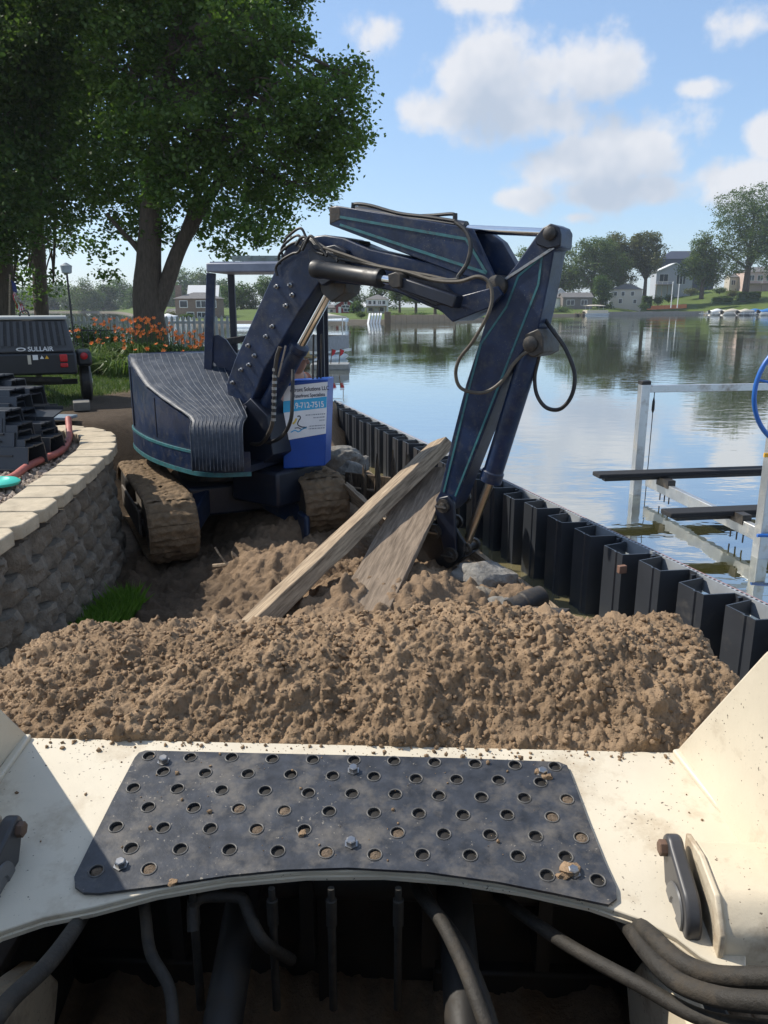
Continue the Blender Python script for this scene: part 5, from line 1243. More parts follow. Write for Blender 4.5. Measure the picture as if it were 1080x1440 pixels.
big_tree('shade_tree', 'dark tree with thick trunk half cut off by the picture edge beside the flag', [[(2,480,34),(2,400,32),(0,330,28),(-10,200,22),(-20,60,14)]],
    [(-10,280,70),(10,340,35),(-20,150,120),(18,400,14),(-60,300,80),(20,220,60),(30,80,80),(-40,0,130),(14,440,10)], 21.5, 38000, .125, leaf_b, 3, 8, None, .22)

# ------------------------------------------------------------------ skid-steer loader (the camera sits at its controls)
def build_loader():
    zg = .45
    root = thing('skid_loader', 'cream skid loader front with perforated black step plate and raised loader arms', 'loader', (-.1, .2, zg))
    A = np.array([-1.006, 1.955, 1.22]); B_ = np.array([.797, 1.879, 1.22]); ex = nrm(B_-A); ey = np.array([-ex[1], ex[0], 0]); up = np.array([0, 0, 1.])
    tl = math.radians(9); pn = nrm(up*math.cos(tl)-ey*math.sin(tl)); pd = nrm(np.cross(pn, ex))         # plate normal, direction away from the viewer
    if pd[1] < 0: pd = -pd
    pl = lambda px, py, o=0.: atP(px, py, A+pn*o, pn)
    # cream top plate with the long arched near edge
    arch = [(-60,1345),(0,1310),(60,1290),(130,1276),(220,1252),(320,1235),(430,1225),(540,1224),(640,1232),(740,1248),(830,1268),(900,1292),(950,1318),(985,1345),(1050,1380)]
    far = [(1040,1060.4),(950,1058),(720,1052.5),(500,1047.5),(280,1042.5),(40,1037),(-60,1034.5)]
    plate = MB().prism([pl(*p) for p in arch+far], -pn*.014).build('top_plate', cream, root, bevel=.003)
    lip = MB(); E = [pl(*p) for p in arch]
    for a, e in zip(E[:-1], E[1:]): lip.beam(a-pn*.019, e-pn*.019, .010, .010, pn)
    lip.build('plate_edge', cream, plate)
    # black step plate: real holes with raised rims
    out = [(205,1058),(350,1061.5),(500,1065),(650,1069),(785,1074),(797,1079),(802,1090),(828,1160),(850,1215),(866,1250),(867,1266),(855,1275),(840,1272),(780,1259),(700,1243),(600,1229),(490,1223),(400,1226),(320,1234),(220,1249),(140,1259),(118,1258),(106,1250),(105,1236),(125,1195),(160,1125),(190,1068),(196,1061)]
    O3 = [pl(*p, .003) for p in out]
    w2 = lambda p: (float(np.dot(p-A, ex)), float(np.dot(p-A, pd)))
    rows = [[(210,1066),(268,1068),(326,1068),(383,1070),(440,1071),(498,1072),(554,1073),(611,1075),(668,1077),(724,1079),(780,1081)],
            [(230,1088),(289,1090),(349,1091),(409,1092),(468,1094),(526,1095),(585,1098),(642,1099),(701,1100),(760,1103)],
            [(188,1111),(250,1112),(312,1114),(373,1115),(434,1118),(495,1119),(556,1120),(617,1122),(677,1124),(737,1125),(797,1127)],
            [(209,1138),(273,1139),(336,1140),(400,1143),(463,1144),(526,1146),(589,1147),(651,1149),(713,1149),(776,1152)],
            [(164,1166),(230,1167),(296,1168),(361,1169),(428,1170),(559,1174),(624,1176),(689,1177),(753,1179),(817,1181)],
            [(185,1196),(254,1197),(323,1198),(391,1200),(459,1202),(527,1205),(594,1205),(661,1206),(728,1207),(795,1208)],
            [(136,1228),(210,1225),(769,1234),(840,1241)]]
    HR = .0155; holes = [pl(*p, .003) for r in rows for p in r]
    bm = bmesh.new()
    def ring(pts): 
        vs = [bm.verts.new(p) for p in pts]; return [bm.edges.new((vs[i], vs[(i+1) % len(vs)])) for i in range(len(vs))]
    ed = ring(O3)
    for h in holes: ed += ring([h+ex*HR*math.cos(t)+pd*HR*math.sin(t) for t in np.linspace(0, 2*math.pi, 13)[:-1]])
    bmesh.ops.triangle_fill(bm, use_beauty=True, edges=ed, normal=Vector(pn))
    # drop triangles that fell inside holes
    kill = []
    H2 = np.array([w2(h) for h in holes])
    for f in bm.faces:
        c = w2(np.array(f.calc_center_median())); 
        if np.min(np.hypot(H2[:, 0]-c[0], H2[:, 1]-c[1])) < HR*.93: kill.append(f)
    bmesh.ops.delete(bm, geom=kill, context='FACES_ONLY')
    for f in bm.faces:
        if f.normal.dot(Vector(pn)) < 0: f.normal_flip()
    ret = bmesh.ops.extrude_face_region(bm, geom=list(bm.faces)); 
    bmesh.ops.translate(bm, vec=Vector(pn)*.007, verts=[v for v in ret['geom'] if isinstance(v, bmesh.types.BMVert)])
    me = bpy.data.meshes.new('step_plate'); bm.to_mesh(me); bm.free()
    step = link('step_plate', me, stepm, root, 0); step['label'] = 'black perforated step plate scratched and dusty'
    rim = MB(); rg = np.random.default_rng(1)
    rimm = MB(); rimm.tube([np.array([math.cos(t), math.sin(t), 0])*HR*1.10 for t in np.linspace(0, 2*math.pi, 17)], .0021, 6, False); rme = rimm.mesh('hole_rim'); rme.materials.append(mat('scuffed_rim', (.085,.082,.078), .5, var=.6, scale=50)); rme.polygons.foreach_set('use_smooth', [True]*len(rme.polygons))
    dm = MB(); dm.lump((0, 0, -.001), (HR*.95, HR*.9, .005), 4, 2, .3); dme = dm.mesh('dirt_plug'); dme.materials.append(mat('packed_dirt', (.15, .11, .075), .95, var=.4, scale=60, bump=.6, bscale=200))
    bk = MB(); bk.lathe((0, 0, -.0025), (0, 0, 1), [(0, HR*.9), (.003, HR*.86), (.0035, HR*.3)], 12); gme = bk.mesh('hole_shade'); gme.materials.append(mat('hole_shade_black', (.012, .010, .008), .7))  # shade inside the holes put in as flat black discs
    for i, h in enumerate(holes):
        inst('hole_rim', rme, frame(h+pn*.0072, ex, pd, pn), step)
        inst('hole_shade', gme, frame(h+pd*HR*.12, ex, pd, pn), step)
        if i in (34, 35, 45, 47, 51, 56, 63, 31, 41, 62, 57): inst('dirt_plug', dme, frame(h+pn*.0005*rg.integers(1, 6), ex, pd, pn), step)
    for (x, y) in ((230,1071),(497,1084),(170,1217),(494,1187),(763,1088),(806,1228)):
        c = pl(x, y, .010); o = MB(); o.lathe(c, pn, [(0, .017), (.003, .017), (.0031, .0125), (.014, .0125), (.016, .010)], 6); o.build('hex_bolt', steel, step, 20)
    for (x, y, r) in ((800,1222,.022),(790,1232,.015),(425,1172,.012),(768,1092,.014),(758,1086,.010),(243,1240,.012)):
        c = pl(x, y, .012); MB().lump(c, (r, r*.8, r*.5), int(x), 2, .5).build('mud_lump', soild, step)
    # loader arms: box-section plates rising towards the viewer
    for sg, X in ((1, .80), (-1, -1.008)):
        y0 = 1.879 if sg > 0 else 1.955
        side = [(y0+.004, 1.19), (y0+.004, 1.225), (y0-.30, 1.655), (y0-.62, 2.05), (y0-1.0, 2.15), (y0-2.6, 2.10), (y0-2.6, 1.90), (y0-1.1, 1.90), (y0-.80, 1.75), (y0-.58, 1.30), (y0-.60, 1.10), (y0-.3, 1.12)]
        arm = MB().prism([(X+.045*sg*max(0, (y0-y))/.3*.9, y, z) for y, z in side], (.11*sg, 0, 0)).build('loader_arm', cream, root, bevel=.006)
        # weld seam where arm meets plate
        P = [pl(*(950, 1058)), pl(*(1040, 1172))] if sg > 0 else [pl(40, 1037), pl(-40, 1150)]
        MB().beam(P[0]+pn*.006, P[1]+pn*.006, .022, .016, pn).build('weld_seam', cream, arm, bevel=.005)
    # pivot housings at both sides: rounded cream tube, flange, dark latch lever
    for sg in (1, -1):
        xm = -.105; mx = lambda p: np.array([p[0] if sg > 0 else 2*xm-p[0]-.012, p[1]+(0 if sg > 0 else .065), p[2]])
        a = mx(pl(982, 1262, .02)); 
        P = []; n = 14
        h = .155; dep = .12
        prof = []
        for k in range(n+1):
            t = math.radians(118-k*(208/n)); prof.append((-dep*.15-dep*math.cos(t-math.pi/2)*1.0, h/2*math.sin(t)))
        for k in range(1): pass
        pts = [a+ey*(.10)+up*.075, a+ey*.02+up*.085, a-ey*.07+up*.065, a-ey*.115+up*.01, a-ey*.115-up*.05, a-ey*.08-up*.12, a-ey*.02-up*.16, a+ey*.10-up*.16]
        hs = MB().prism(pts, ex*sg*.42).build('pivot_housing', creamd, root, 50, .02, 3)
        fl = [p+(p-(a-ey*.0-up*.03))*.06 for p in pts]
        MB().prism(fl, ex*sg*.012).build('housing_flange', creamd, hs, bevel=.003)
        c = mx(pl(955, 1255, .012)); c = c+up*.02
        rr = [(math.cos(t), math.sin(t)) for t in np.linspace(math.radians(-215), math.radians(35), 20)]
        ldir = nrm(-ey*.75-up*.65); lper = nrm(np.cross(ldir, ex))
        C2 = c+ldir*.045; C1 = c-ldir*.075
        tear = [C2+.072*(lper*math.cos(t)+ldir*math.sin(t)) for t in np.linspace(-.25, math.pi+.25, 18)]+[C1+.030*(lper*math.cos(t)+ldir*math.sin(t)) for t in np.linspace(math.pi-.1, 2*math.pi+.1, 10)]
        lev = MB().prism([p-ex*sg*.018 for p in tear], ex*sg*.034).build('latch_lever', mat('grey_lever', (.045,.045,.048), .4, var=.2), root, 40, .008, 3)
        MB().lathe(C2-ex*sg*.019, -ex*sg, [(0, .052), (.004, .050), (.005, .022), (.001, .018), (.001, .001)], 24).build('pivot_disc', mat('worn_grey', (.10,.10,.10), .4, var=.3), lev)
        MB().lathe(C1-ex*sg*.018, -ex*sg, [(0, .018), (.014, .018), (.016, .014)], 6).build('lever_bolt', mat('rusty_bolt', (.12,.07,.045), .6), lev, 20)
    # rust and grime blister by the right housing
    # bucket behind the plate
    bx0, bx1 = -1.28, 1.12; top = 1.19
    yb = lambda x: 1.955+(x+1.006)*ex[1]/ex[0]
    W3 = lambda x, dy, z: np.array([x, yb(x)+dy, z])
    sec = [(.0, top), (.03, .80), (.02, .60), (.08, .52), (.30, .50), (.80, .50)]
    b = MB()
    for k in range(len(sec)-1):
        (d0, z0), (d1, z1) = sec[k], sec[k+1]; q = [W3(bx0, d0, z0), W3(bx1, d0, z0), W3(bx1, d1, z1), W3(bx0, d1, z1)]
        nn = nrm(np.cross(q[1]-q[0], q[3]-q[0])); b.prism(q, nn*.012)
    bucket = b.build('bucket', cream, root)
    for x in (bx0, bx1-.014):
        MB().prism([W3(x, .0, top-.02), W3(x, .03, .80), W3(x, .02, .60), W3(x, .08, .515), W3(x, .80, .515), W3(x, .55, 1.0)], (.014, 0, 0)).build('bucket_side', cream, bucket)
    # quick-attach frame and what hangs below the plate
    oily = mat('oily_black_steel', (.014, .013, .012), .6, var=.4, scale=8, dust=(.045,.034,.024), dscale=9, dlo=.5, dhi=.8)
    qa = MB(); qa.obox(W3(-.105, -.075, .855), ex*.90, ey*.045, up*.315); att = qa.build('attach_frame', oily, root, bevel=.01)
    MB().obox(W3(-.72, -.10, .50), ex*.19, ey*.06, up*.12).build('attach_foot', oily, att, bevel=.01)
    MB().obox(W3(.50, -.10, .50), ex*.36, ey*.06, up*.12).build('attach_foot', oily, att, bevel=.01)
    MB().cyl(W3(-.95, -.16, .92), W3(.75, -.16, .92), .055, n=20).build('cross_tube', oily, root)
    for x in (-.55, -.2, .12, .42):
        MB().obox(W3(x, -.16, .86), ex*.018, ey*.07, up*.16).build('frame_rib', oily, att)
    # tilt cylinders
    for x in (-.36, .18):
        a = W3(x, -.20, .95); e = np.array([x, .9, .72]); MB().cyl(a, e, .045, n=16).build('tilt_cylinder', oily, root)
    MB().beam(W3(-.16, -.19, 1.10), W3(-.16, -.19, .52), .035, .02, ey).build('hanging_strap', oily, root)
    # hoses and fittings under the plate edge
    fm = mat('dull_fitting', (.032, .030, .026), .6, .2, var=.5, scale=20)
    for k, px in enumerate((272, 383, 466, 560)):
        p = pl(px, 1275, -.08); MB().lathe(p+up*.05, -up, [(0, .008), (.03, .008), (.031, .013), (.10, .013), (.102, .010), (.34, .010)], 10).build('hose_fitting', fm, root)
    dh = mat('grimy_hose', (.020, .017, .013), .7, var=.5, scale=12, dust=(.07,.055,.038), dscale=9, dlo=.5, dhi=.75, bump=.3, bscale=60)
    def uh(pix, dist, r):
        P = [CAMP+nrm(ray(x, y))*d_ for (x, y), d_ in zip(pix, dist)]; MB().tube(spline(P, 7), r, 10).build('hydraulic_hose', dh, root)
    uh([(272,1310),(272,1275),(284,1262),(310,1260),(340,1264),(352,1290),(372,1325),(410,1350)], [2.04]*7+[2.14], .014)
    uh([(575,1218),(592,1258),(620,1295),(648,1350),(668,1400),(690,1460)], [2.3,2.08,1.98,1.92,1.88,1.85], .016)
    uh([(580,1218),(605,1270),(645,1325),(675,1390),(697,1460)], [2.35,2.1,2.0,1.95,1.9], .015)
    uh([(1110,1375),(1010,1372),(955,1352),(918,1318),(885,1290),(850,1255)], [1.72,1.78,1.82,1.88,2.05,2.35], .019)
    uh([(1110,1412),(1020,1404),(955,1382),(915,1345),(880,1298),(850,1260)], [1.68,1.74,1.79,1.86,2.02,2.35], .019)
    uh([(1110,1450),(990,1432),(900,1385),(800,1330),(720,1275),(690,1250)], [1.74,1.80,1.88,1.98,2.12,2.4], .015)
    uh([(135,1255),(105,1305),(65,1358),(15,1405),(-20,1450)], [2.35,2.0,1.80,1.68,1.6], .017)
    uh([(200,1240),(205,1290),(212,1340),(238,1390),(245,1460)], [2.06,2.05,2.02,1.99,1.96], .013)
    # chassis, front wheels and cream lower links
    MB().obox((-.93, 1.40, .66), (.05, 0, 0), (0, .42, 0), (0, 0, .26)).build('side_shade_box', oily, root, bevel=.01)  # dark boxes added to black out sunlit ground in the lower corners
    MB().obox((.73, 1.38, .62), (.05, 0, 0), (0, .40, 0), (0, 0, .24)).build('side_shade_box', oily, root, bevel=.01)
    MB().obox((-.105, .02, .92), (.56, 0, 0), (0, .90, 0), (0, 0, .27)).build('chassis', oily, root, bevel=.02)
    cabm = mat('added_cab_black', (.02, .02, .022), .6)  # unseen cab, added to keep sky light out from under the plate
    MB().obox((-.105, -.25, 2.98), (.50, 0, 0), (0, .70, 0), (0, 0, .03)).build('added_cab_roof', cabm, root, bevel=.02)
    MB().obox((-.105, -.92, 2.08), (.50, 0, 0), (0, .02, 0), (0, 0, .88)).build('added_cab_back', cabm, root, bevel=.01)
    for sx in (-1, 1):
        MB().obox((-.105+.49*sx, -.35, 2.08), (.015, 0, 0), (0, .55, 0), (0, 0, .88)).build('added_cab_side_screen', cabm, root)
    MB().obox((-.105, -.50, 1.50), (.24, 0, 0), (0, .22, 0), (0, 0, .06)).build('seat', rubber, root, bevel=.03)
    MB().obox((-.105, -.74, 1.85), (.24, 0, 0), (0, .05, 0), (0, 0, .30)).build('backrest', rubber, root, bevel=.03)
    for sg in (1, -1):
        x = -.105+sg*.74
        wh = MB().lathe((x-.13*sg, .75, zg+.40), (sg, 0, 0), [(0, .20), (.01, .34), (.03, .40), (.22, .40), (.25, .34), (.26, .20)], 32).build('wheel', rubber, root)
        MB().lathe((x+.09*sg, .75, zg+.40), (sg, 0, 0), [(0, .20), (.02, .19), (.01, .08), (.04, .07)], 24).build('rim', cream, wh)
        side = [(.55, .95), (1.30, 1.0), (1.52, .88), (1.60, .74), (1.52, .60), (1.25, .56), (.55, .62)]
        MB().prism([(x-.02*sg, y, z) for y, z in side], (.05*sg, 0, 0)).build('lower_link', creamd, root, bevel=.01)
build_loader()

# the load of soil heaped in the bucket
def build_load():
    xs = np.arange(-1.34, 1.18, .0045); ys = np.concatenate([np.arange(1.86, 2.50, .0045), np.arange(2.50, 2.90, .012)]); X, Y = np.meshgrid(xs, ys)
    base = 1.955+(X+1.006)*(-.0422); D = Y-base
    cr = np.interp(X, [-1.34, -1.22, -1.05, -.85, -.65, -.3, .05, .35, .6, .85, 1.0, 1.08, 1.18], [1.12, 1.29, 1.365, 1.38, 1.40, 1.41, 1.44, 1.45, 1.445, 1.43, 1.40, 1.34, 1.16])
    e0 = 1.195
    up_ = np.clip(D/.40, 0, 1); prof = np.where(D < .40, e0+(cr-e0)*np.sin(up_*math.pi/2)**.85, cr-(D-.40)**2*1.15)
    prof = np.where(D < 0, e0+D*2.5, prof)
    edge = np.minimum(sst(-1.34, -1.22, X), sst(1.18, 1.06, X)); Z = prof*edge+(1-edge)*.95
    wx = X+.02*fbm(X*14, Y*14, 3, 81); wy = Y+.02*fbm(X*14+5, Y*14, 3, 82)
    big = sst(.42, .62, vnoise(X*3.1, Y*3.1, 87))
    w3 = X+.010*fbm(X*40, Y*40, 2, 83); w4 = Y+.010*fbm(X*40+9, Y*40, 2, 84)
    r = clods(wx, wy, .11, 91, .22)*.42*big+clods(wx, wy, .055, 95, .35)*.50+clods(w3, w4, .028, 99, .5)*.62+clods(w3, w4, .016, 103, .6)*.72+clods(X, Y, .010, 107, .7)*.75
    r = r+.060*fbm(X*4.2, Y*4.2, 5, 85)+.014*fbm(X*26, Y*26, 3, 86)+RNG.normal(0, .0011, X.shape)
    r = r*sst(-.01, .03, D)
    gy_, gx_ = np.gradient(Z, ys, xs); nl = np.sqrt(gx_**2+gy_**2+1)
    X0, Y0 = X.copy(), Y.copy(); r = r-.02*sst(.0, .08, D)
    X = X-gx_/nl*r; Y = Y-gy_/nl*r; r = r/nl
    o = grid_object('bucket_soil', X, Y, Z+r, soil); tag(o, 'loose brown soil heaped in the loader bucket', None, kind='stuff')
    rg = np.random.default_rng(14); vs, fs = ICO[1]; B = MB(); Zt = Z+r
    n = 0
    while n < 11000:
        i = rg.integers(0, len(ys)); j = rg.integers(0, len(xs))
        if D[i, j] < .012 or D[i, j] > .6 or edge[i, j] < .9: continue
        s = .0018+.010*rg.uniform()**8; q = rg.normal(1, .25, (len(vs), 1)); P = vs*q*s*np.array([1, 1, .8])+np.array([X[i, j], Y[i, j], Zt[i, j]+s*.35]); o = len(B.v)
        B.v.extend(map(tuple, P)); B.f.extend([tuple(k+o for k in f) for f in fs]); n += 1
    tl = math.radians(9)
    for _ in range(420):
        d = -abs(rg.normal(0, .03)) if rg.uniform() < .75 else -rg.uniform(0, .40); x = rg.uniform(-.98, .78); y = 1.955+(x+1.006)*(-.0422)+d; s = .0012+.0065*rg.uniform()**5
        inside = -.62 < x < .42 and d < -.04
        P = vs*rg.normal(1, .25, (len(vs), 1))*s+np.array([x, y, 1.22+d*math.tan(tl)+s*.3+(.0105 if inside else 0)]); o = len(B.v)
        B.v.extend(map(tuple, P)); B.f.extend([tuple(k+o for k in f) for f in fs])
    tag(B.build('soil_crumbs', soild, None, 80), 'small soil crumbs on the heaped bucket load', None, kind='stuff')
    for k, (px, py, d_, r_) in enumerate(((283, 990, 2.28, .042), (622, 990, 2.28, .055), (465, 1025, 2.2, .034))):
        c = atY(px, py, 2.12 if k < 2 else 2.02)
        b = MB(); b.lump(c, (r_, r_*.8, r_*.95), 30+k, 4, .32); b.v = [tuple(np.array(v)+.004*np.random.default_rng(int(abs(v[0]*1e6)) % 99991).normal(size=3)) for v in b.v]
        tag(b.build('soil_clod', soild if k < 2 else concrete), ['rough dark soil clod half buried in the bucket load', 'largest round soil clod on the face of the bucket load', 'small smooth grey stone at the cream plate edge in the load'][k], 'clod' if k < 2 else 'stone')
build_load()

# ------------------------------------------------------------------ far shore: houses, trees, boats
def house(name, label, px, py, D, w, dp, h, rh, wm, rm, yaw=0, gable='side', wins=(), doors=(), over=.3, chimney=None, drop=2.0, deck=None):
    x = FX(px, D); z = FZ(py, D); root = thing(name, label, 'house', (x, D, z))
    c, s = math.cos(yaw), math.sin(yaw); T = lambda a, b, k: np.array([x+a*c-b*s, D+a*s+b*c, z+k])
    def quadbox(a0, a1, b0, b1, k0, k1): return [T(a0, b0, k0), T(a1, b0, k0), T(a1, b1, k0), T(a0, b1, k0)], np.array([0, 0, k1-k0])
    q, v = quadbox(-w/2, w/2, 0, dp, -drop, h); MB().prism(q, v).build('wall', wm, root)
    t = .18
    if gable == 'front':
        for sg in (-1, 1):
            MB().prism([T(0, -over, h+rh+t), T(sg*(w/2+over), -over, h-over*.4+t*.4), T(sg*(w/2+over), dp+over, h-over*.4+t*.4), T(0, dp+over, h+rh+t)], (0, 0, -t)).build('roof', rm, root)
        MB().prism([T(-w/2, .02, h), T(w/2, .02, h), T(0, .02, h+rh)], T(0, dp-.04, 0)-T(0, 0, 0)).build('gable', wm, root)
        for sg in (-1, 1): MB().beam(T(0, -over-.03, h+rh+t*.6), T(sg*(w/2+over), -over-.03, h-over*.4+t*.1), .06, .22).build('verge_board', whitep, root)
    elif gable == 'side':
        for (b0, b1) in ((-over, dp/2), (dp+over, dp/2)):
            MB().prism([T(-w/2-over, b0, h-.1), T(w/2+over, b0, h-.1), T(w/2+over, b1, h+rh), T(-w/2-over, b1, h+rh)], (0, 0, t)).build('roof', rm, root)
        MB().prism([T(-w/2, 0, h), T(-w/2, dp, h), T(-w/2, dp/2, h+rh-.05)], T(w, 0, 0)-T(0, 0, 0)).build('gable', wm, root)
    else:
        b = MB(); i = min(w, dp)*.46
        b.add([T(-w/2-over, -over, h), T(w/2+over, -over, h), T(w/2+over, dp+over, h), T(-w/2-over, dp+over, h), T(-w/2+i, i, h+rh), T(w/2-i, i, h+rh), T(w/2-i, dp-i, h+rh), T(-w/2+i, dp-i, h+rh)],
              [(3,2,1,0),(0,1,5,4),(1,2,6,5),(2,3,7,6),(3,0,4,7),(4,5,6,7)]); b.build('roof', rm, root, 0)
    for (a, k, ww, hh) in wins:
        fr = MB(); fr.prism(*quadbox(a-ww/2-.09, a+ww/2+.09, -.06, .02, k-.09, k+hh+.09)); f = fr.build('window', whitep, root)
        MB().prism(*quadbox(a-ww/2, a+ww/2, -.09, -.055, k, k+hh)).build('pane', glassd, f)
        if ww > 1.0: MB().prism(*quadbox(a-.04, a+.04, -.10, -.085, k, k+hh)).build('mullion', whitep, f)
    for (a, ww, hh, m_) in doors: MB().prism(*quadbox(a-ww/2, a+ww/2, -.08, .02, -.02, hh)).build('door', m_, root)
    if chimney: MB().prism(*quadbox(chimney-.4, chimney+.4, dp*.3, dp*.3+.7, h*.2, h+rh+1.0)).build('chimney', brickm, root)
    if deck:
        d0, d1, k = deck; dk = MB().prism(*quadbox(d0, d1, -2.2, -.01, k-.2, k)).build('deck', wood, root)
        for a in np.linspace(d0+.15, d1-.15, 4): MB().prism(*quadbox(a-.08, a+.08, -2.15, -2.0, -drop, k-.201)).build('deck_post', wood, dk); MB().prism(*quadbox(a-.05, a+.05, -2.15, -2.05, k, k+.9)).build('rail_post', whitep, dk)
        MB().prism(*quadbox(d0, d1, -2.17, -2.09, k+.9, k+1.0)).build('rail', whitep, dk)
    return root
# left: brick house with white house behind
house('brick_house', 'low brown brick house with grey hip roof behind the forked maple', 277, 449, 116, 6.2, 5, 2.9, .9, brickm, roofg, .05, 'hip', [(-1.9, 1.7, 1.0, .85), (.6, 1.7, 1.3, .85), (2.3, 1.7, .8, .85), (-1.0, .25, .9, .7), (.6, .25, 1.1, .7)], chimney=-2.9)
house('white_house', 'white house with pale roof rising behind the brick house', 286, 441, 124, 4.2, 4, 2.4, 1.7, whitep, roofw, .1, 'side', [(1.0, 1.1, .7, .8)])
house('white_cottage', 'small white cottage with green boat cover left of the brick house', 246, 452, 128, 2.6, 2.6, 1.2, .6, whitep, roofg, 0, 'side', [(.3, .4, .5, .5)])
# middle: red cottage and white two storey house
house('red_cottage', 'small dark red cottage with white trim across the lake', 486, 440, 150, 3.7, 3.5, 1.45, 1.05, redw, roofw, .05, 'front', [(0, 1.55, .45, .6), (.3, .25, 1.2, .55), (0, .95, 1.3, .4)], [(-1.1, .5, 1.1, whitep)])
house('two_storey_house', 'white two storey house with balcony next to the red cottage', 530, 439, 150, 3.9, 4, 2.35, .85, whitep, roofg, -.05, 'hip', [(-1.3, 1.45, .5, .6), (-.5, 1.45, .5, .6), (.5, 1.45, .5, .6), (1.3, 1.45, .5, .6), (-1.1, .2, 1.0, .65), (.8, .2, .9, .65)], deck=(-1.9, 1.9, 1.15))
house('grey_shed', 'small pale grey shed between red cottage and two storey house', 506, 440, 158, 1.9, 2, 1.1, .5, greyw, roofw, 0, 'side')
house('white_shed', 'tiny white shed at the left of the red cottage', 466, 441, 152, 1.6, 2, 1.0, .5, whitep, roofg, 0, 'side', [(0, .3, .5, .4)])
# right
house('gabled_white_house', 'white house with steep gable beside the excavator arm', 786, 434, 225, 6.5, 6, 2.9, 1.0, whitep, roofg, 0, 'side', [(-1.8, .8, 1.2, 1.1), (1.4, .8, 1.2, 1.1)])
house('gable_dormer', 'small white gabled upper storey above the white house', 787, 421, 229, 2.8, 3, 1.6, 1.3, whitep, roofg, 0, 'front', [(0, .6, .7, .9)], drop=3)
house('carport_house', 'low dark carport with grey roof between white house and pontoon boat', 812, 431, 222, 8.2, 5, 2.4, 1.2, mat('dark_timber', (.16, .14, .13), .9), roofg, .05, 'side', [(-2.0, .4, 2.0, 1.3), (1.8, .4, 1.6, 1.3)])  # carport walls in one even dark timber tone
house('beige_house', 'beige house with hip roof on the bank behind the pontoon boat', 879, 429, 232, 8.4, 7, 4.4, 1.5, beigew, roofg, -.35, 'hip', [(-2.9, 2.6, .8, 1.1), (-.8, 2.6, .8, 1.1), (1.8, 2.6, .8, 1.1), (-1.4, .5, .9, 1.2), (2.6, .5, .8, 1.0)])
house('grey_hill_house', 'grey siding house with tall windows and deck on the green hill', 945, 411, 262, 11.5, 8, 6.4, 2.6, greyw, roofw, -.1, 'front', [(-3.4, 3.3, 2.6, 2.3), (1.1, 2.6, .7, 2.9), (2.1, 2.6, .7, 3.1), (3.1, 2.6, .7, 2.9)], deck=(-6.0, -.6, 2.4))
house('navy_house', 'dark navy house with low hip roof rising behind the grey house', 962, 404, 282, 18.5, 9, 9.5, 2.8, navyw, roofn, -.1, 'hip', [(-5, 6.4, 1.5, 1.6), (4, 2.2, 1.5, 1.6)])
house('pinkish_house', 'pinkish house with white porch behind the big shore tree', 1072, 407, 258, 13, 8, 5.4, 1.6, pinkw, roofg, .05, 'hip', [(-4.6, 2.6, 1.6, 1.7), (-1.8, 2.6, 1.6, 1.7), (1.0, 2.6, 1.4, 1.7), (4.0, 2.6, 1.4, 1.7)], deck=(-6.4, 6.4, 1.8))
house('orange_kiosk', 'small pale orange porch building left of the pinkish house', 1032, 406, 262, 4.5, 4, 3.6, .8, beigew, roofg, 0, 'side', [(-1, 1.2, 1.2, 1.4)], [(1.2, 1.0, 2.1, redw)])

def far_tree(name, label, px, py, D, wpx, hpx, m, seed, n=5200, lean=0, group='trees along the far shore', tr=None, lift=.25):
    rg = np.random.default_rng(seed); x = FX(px, D); z = FZ(py, D); k = D/FPX/K0*1.0; H = hpx*k; W = wpx*k/2
    root = thing(name, label, 'tree', (x, D, z), group); P = [(x, D, z-1), (x+lean*.3, D, z+H*.25), (x+lean, D, z+H*.6), (x+lean*1.2, D, z+H*.85)]
    r = W*.085 if tr is None else tr*k/2
    b = MB(); sp = spline(P, 4); b.tube(sp, list(np.linspace(r*1.3, r*.2, len(sp))), 8); b.build('trunk', bark, root)
    L = []; nl = 13
    for i in range(nl):
        v = rg.uniform(lift+.08, .92); ring = math.sqrt(max(.05, 1-((v-.5)/.52)**2)); a = rg.uniform(0, 2*math.pi); q = W*ring*rg.uniform(.15, .78)
        s = W*rg.uniform(.26, .46)*(.75+.4*ring); L.append((np.array([x+lean*v+q*math.cos(a), D+q*math.sin(a)*.8, z+H*v]), (s, s, s*.85)))
    L.append((np.array([x+lean, D, z+H*.60]), (W*.55, W*.5, H*.26)))
    sz = max(.32, 2.3*k); crown(L, int(n*2.4), sz, m, root, rg, clump=sz*1.15, per=14)
    b = MB()
    for c, _ in L[:6]: limb_to(b, np.array([x+lean*.4, D, z+H*.3]), c, r*.5, r*.1, rg, .05)
    b.build('limbs', bark, root); return root
far_tree('shore_tree', 'huge broad leafy tree standing on the green bank at the boat docks', 1046, 426, 236, 150, 150, leaf_c, 1, 15000, 0, None, 9, .24)
far_tree('shore_tree', 'low round tree hanging between the navy house and the huge tree', 985, 416, 240, 62, 80, leaf_c, 2, 5000, lift=.12, group=None)
far_tree('shore_tree', 'olive green airy tree behind the beige house', 868, 428, 246, 75, 95, leaf_d, 3, 6000, group=None)
far_tree('shore_tree', 'tall olive tree leaning over the left side of the grey house', 905, 424, 244, 62, 92, leaf_d, 4, 6000, group=None)
far_tree('shore_tree', 'broad grey green tree behind the carport', 832, 432, 238, 85, 98, leaf_c, 5, 6500, group=None)
far_tree('shore_tree', 'round dark bushy tree right behind the pontoon boat', 845, 436, 228, 34, 45, leaf_b, 6, 3000, lift=.05, group=None)
far_tree('shore_tree', 'leafy tree partly hidden by the excavator arm above the white house', 790, 434, 245, 70, 72, leaf_c, 7, 4500, group=None)
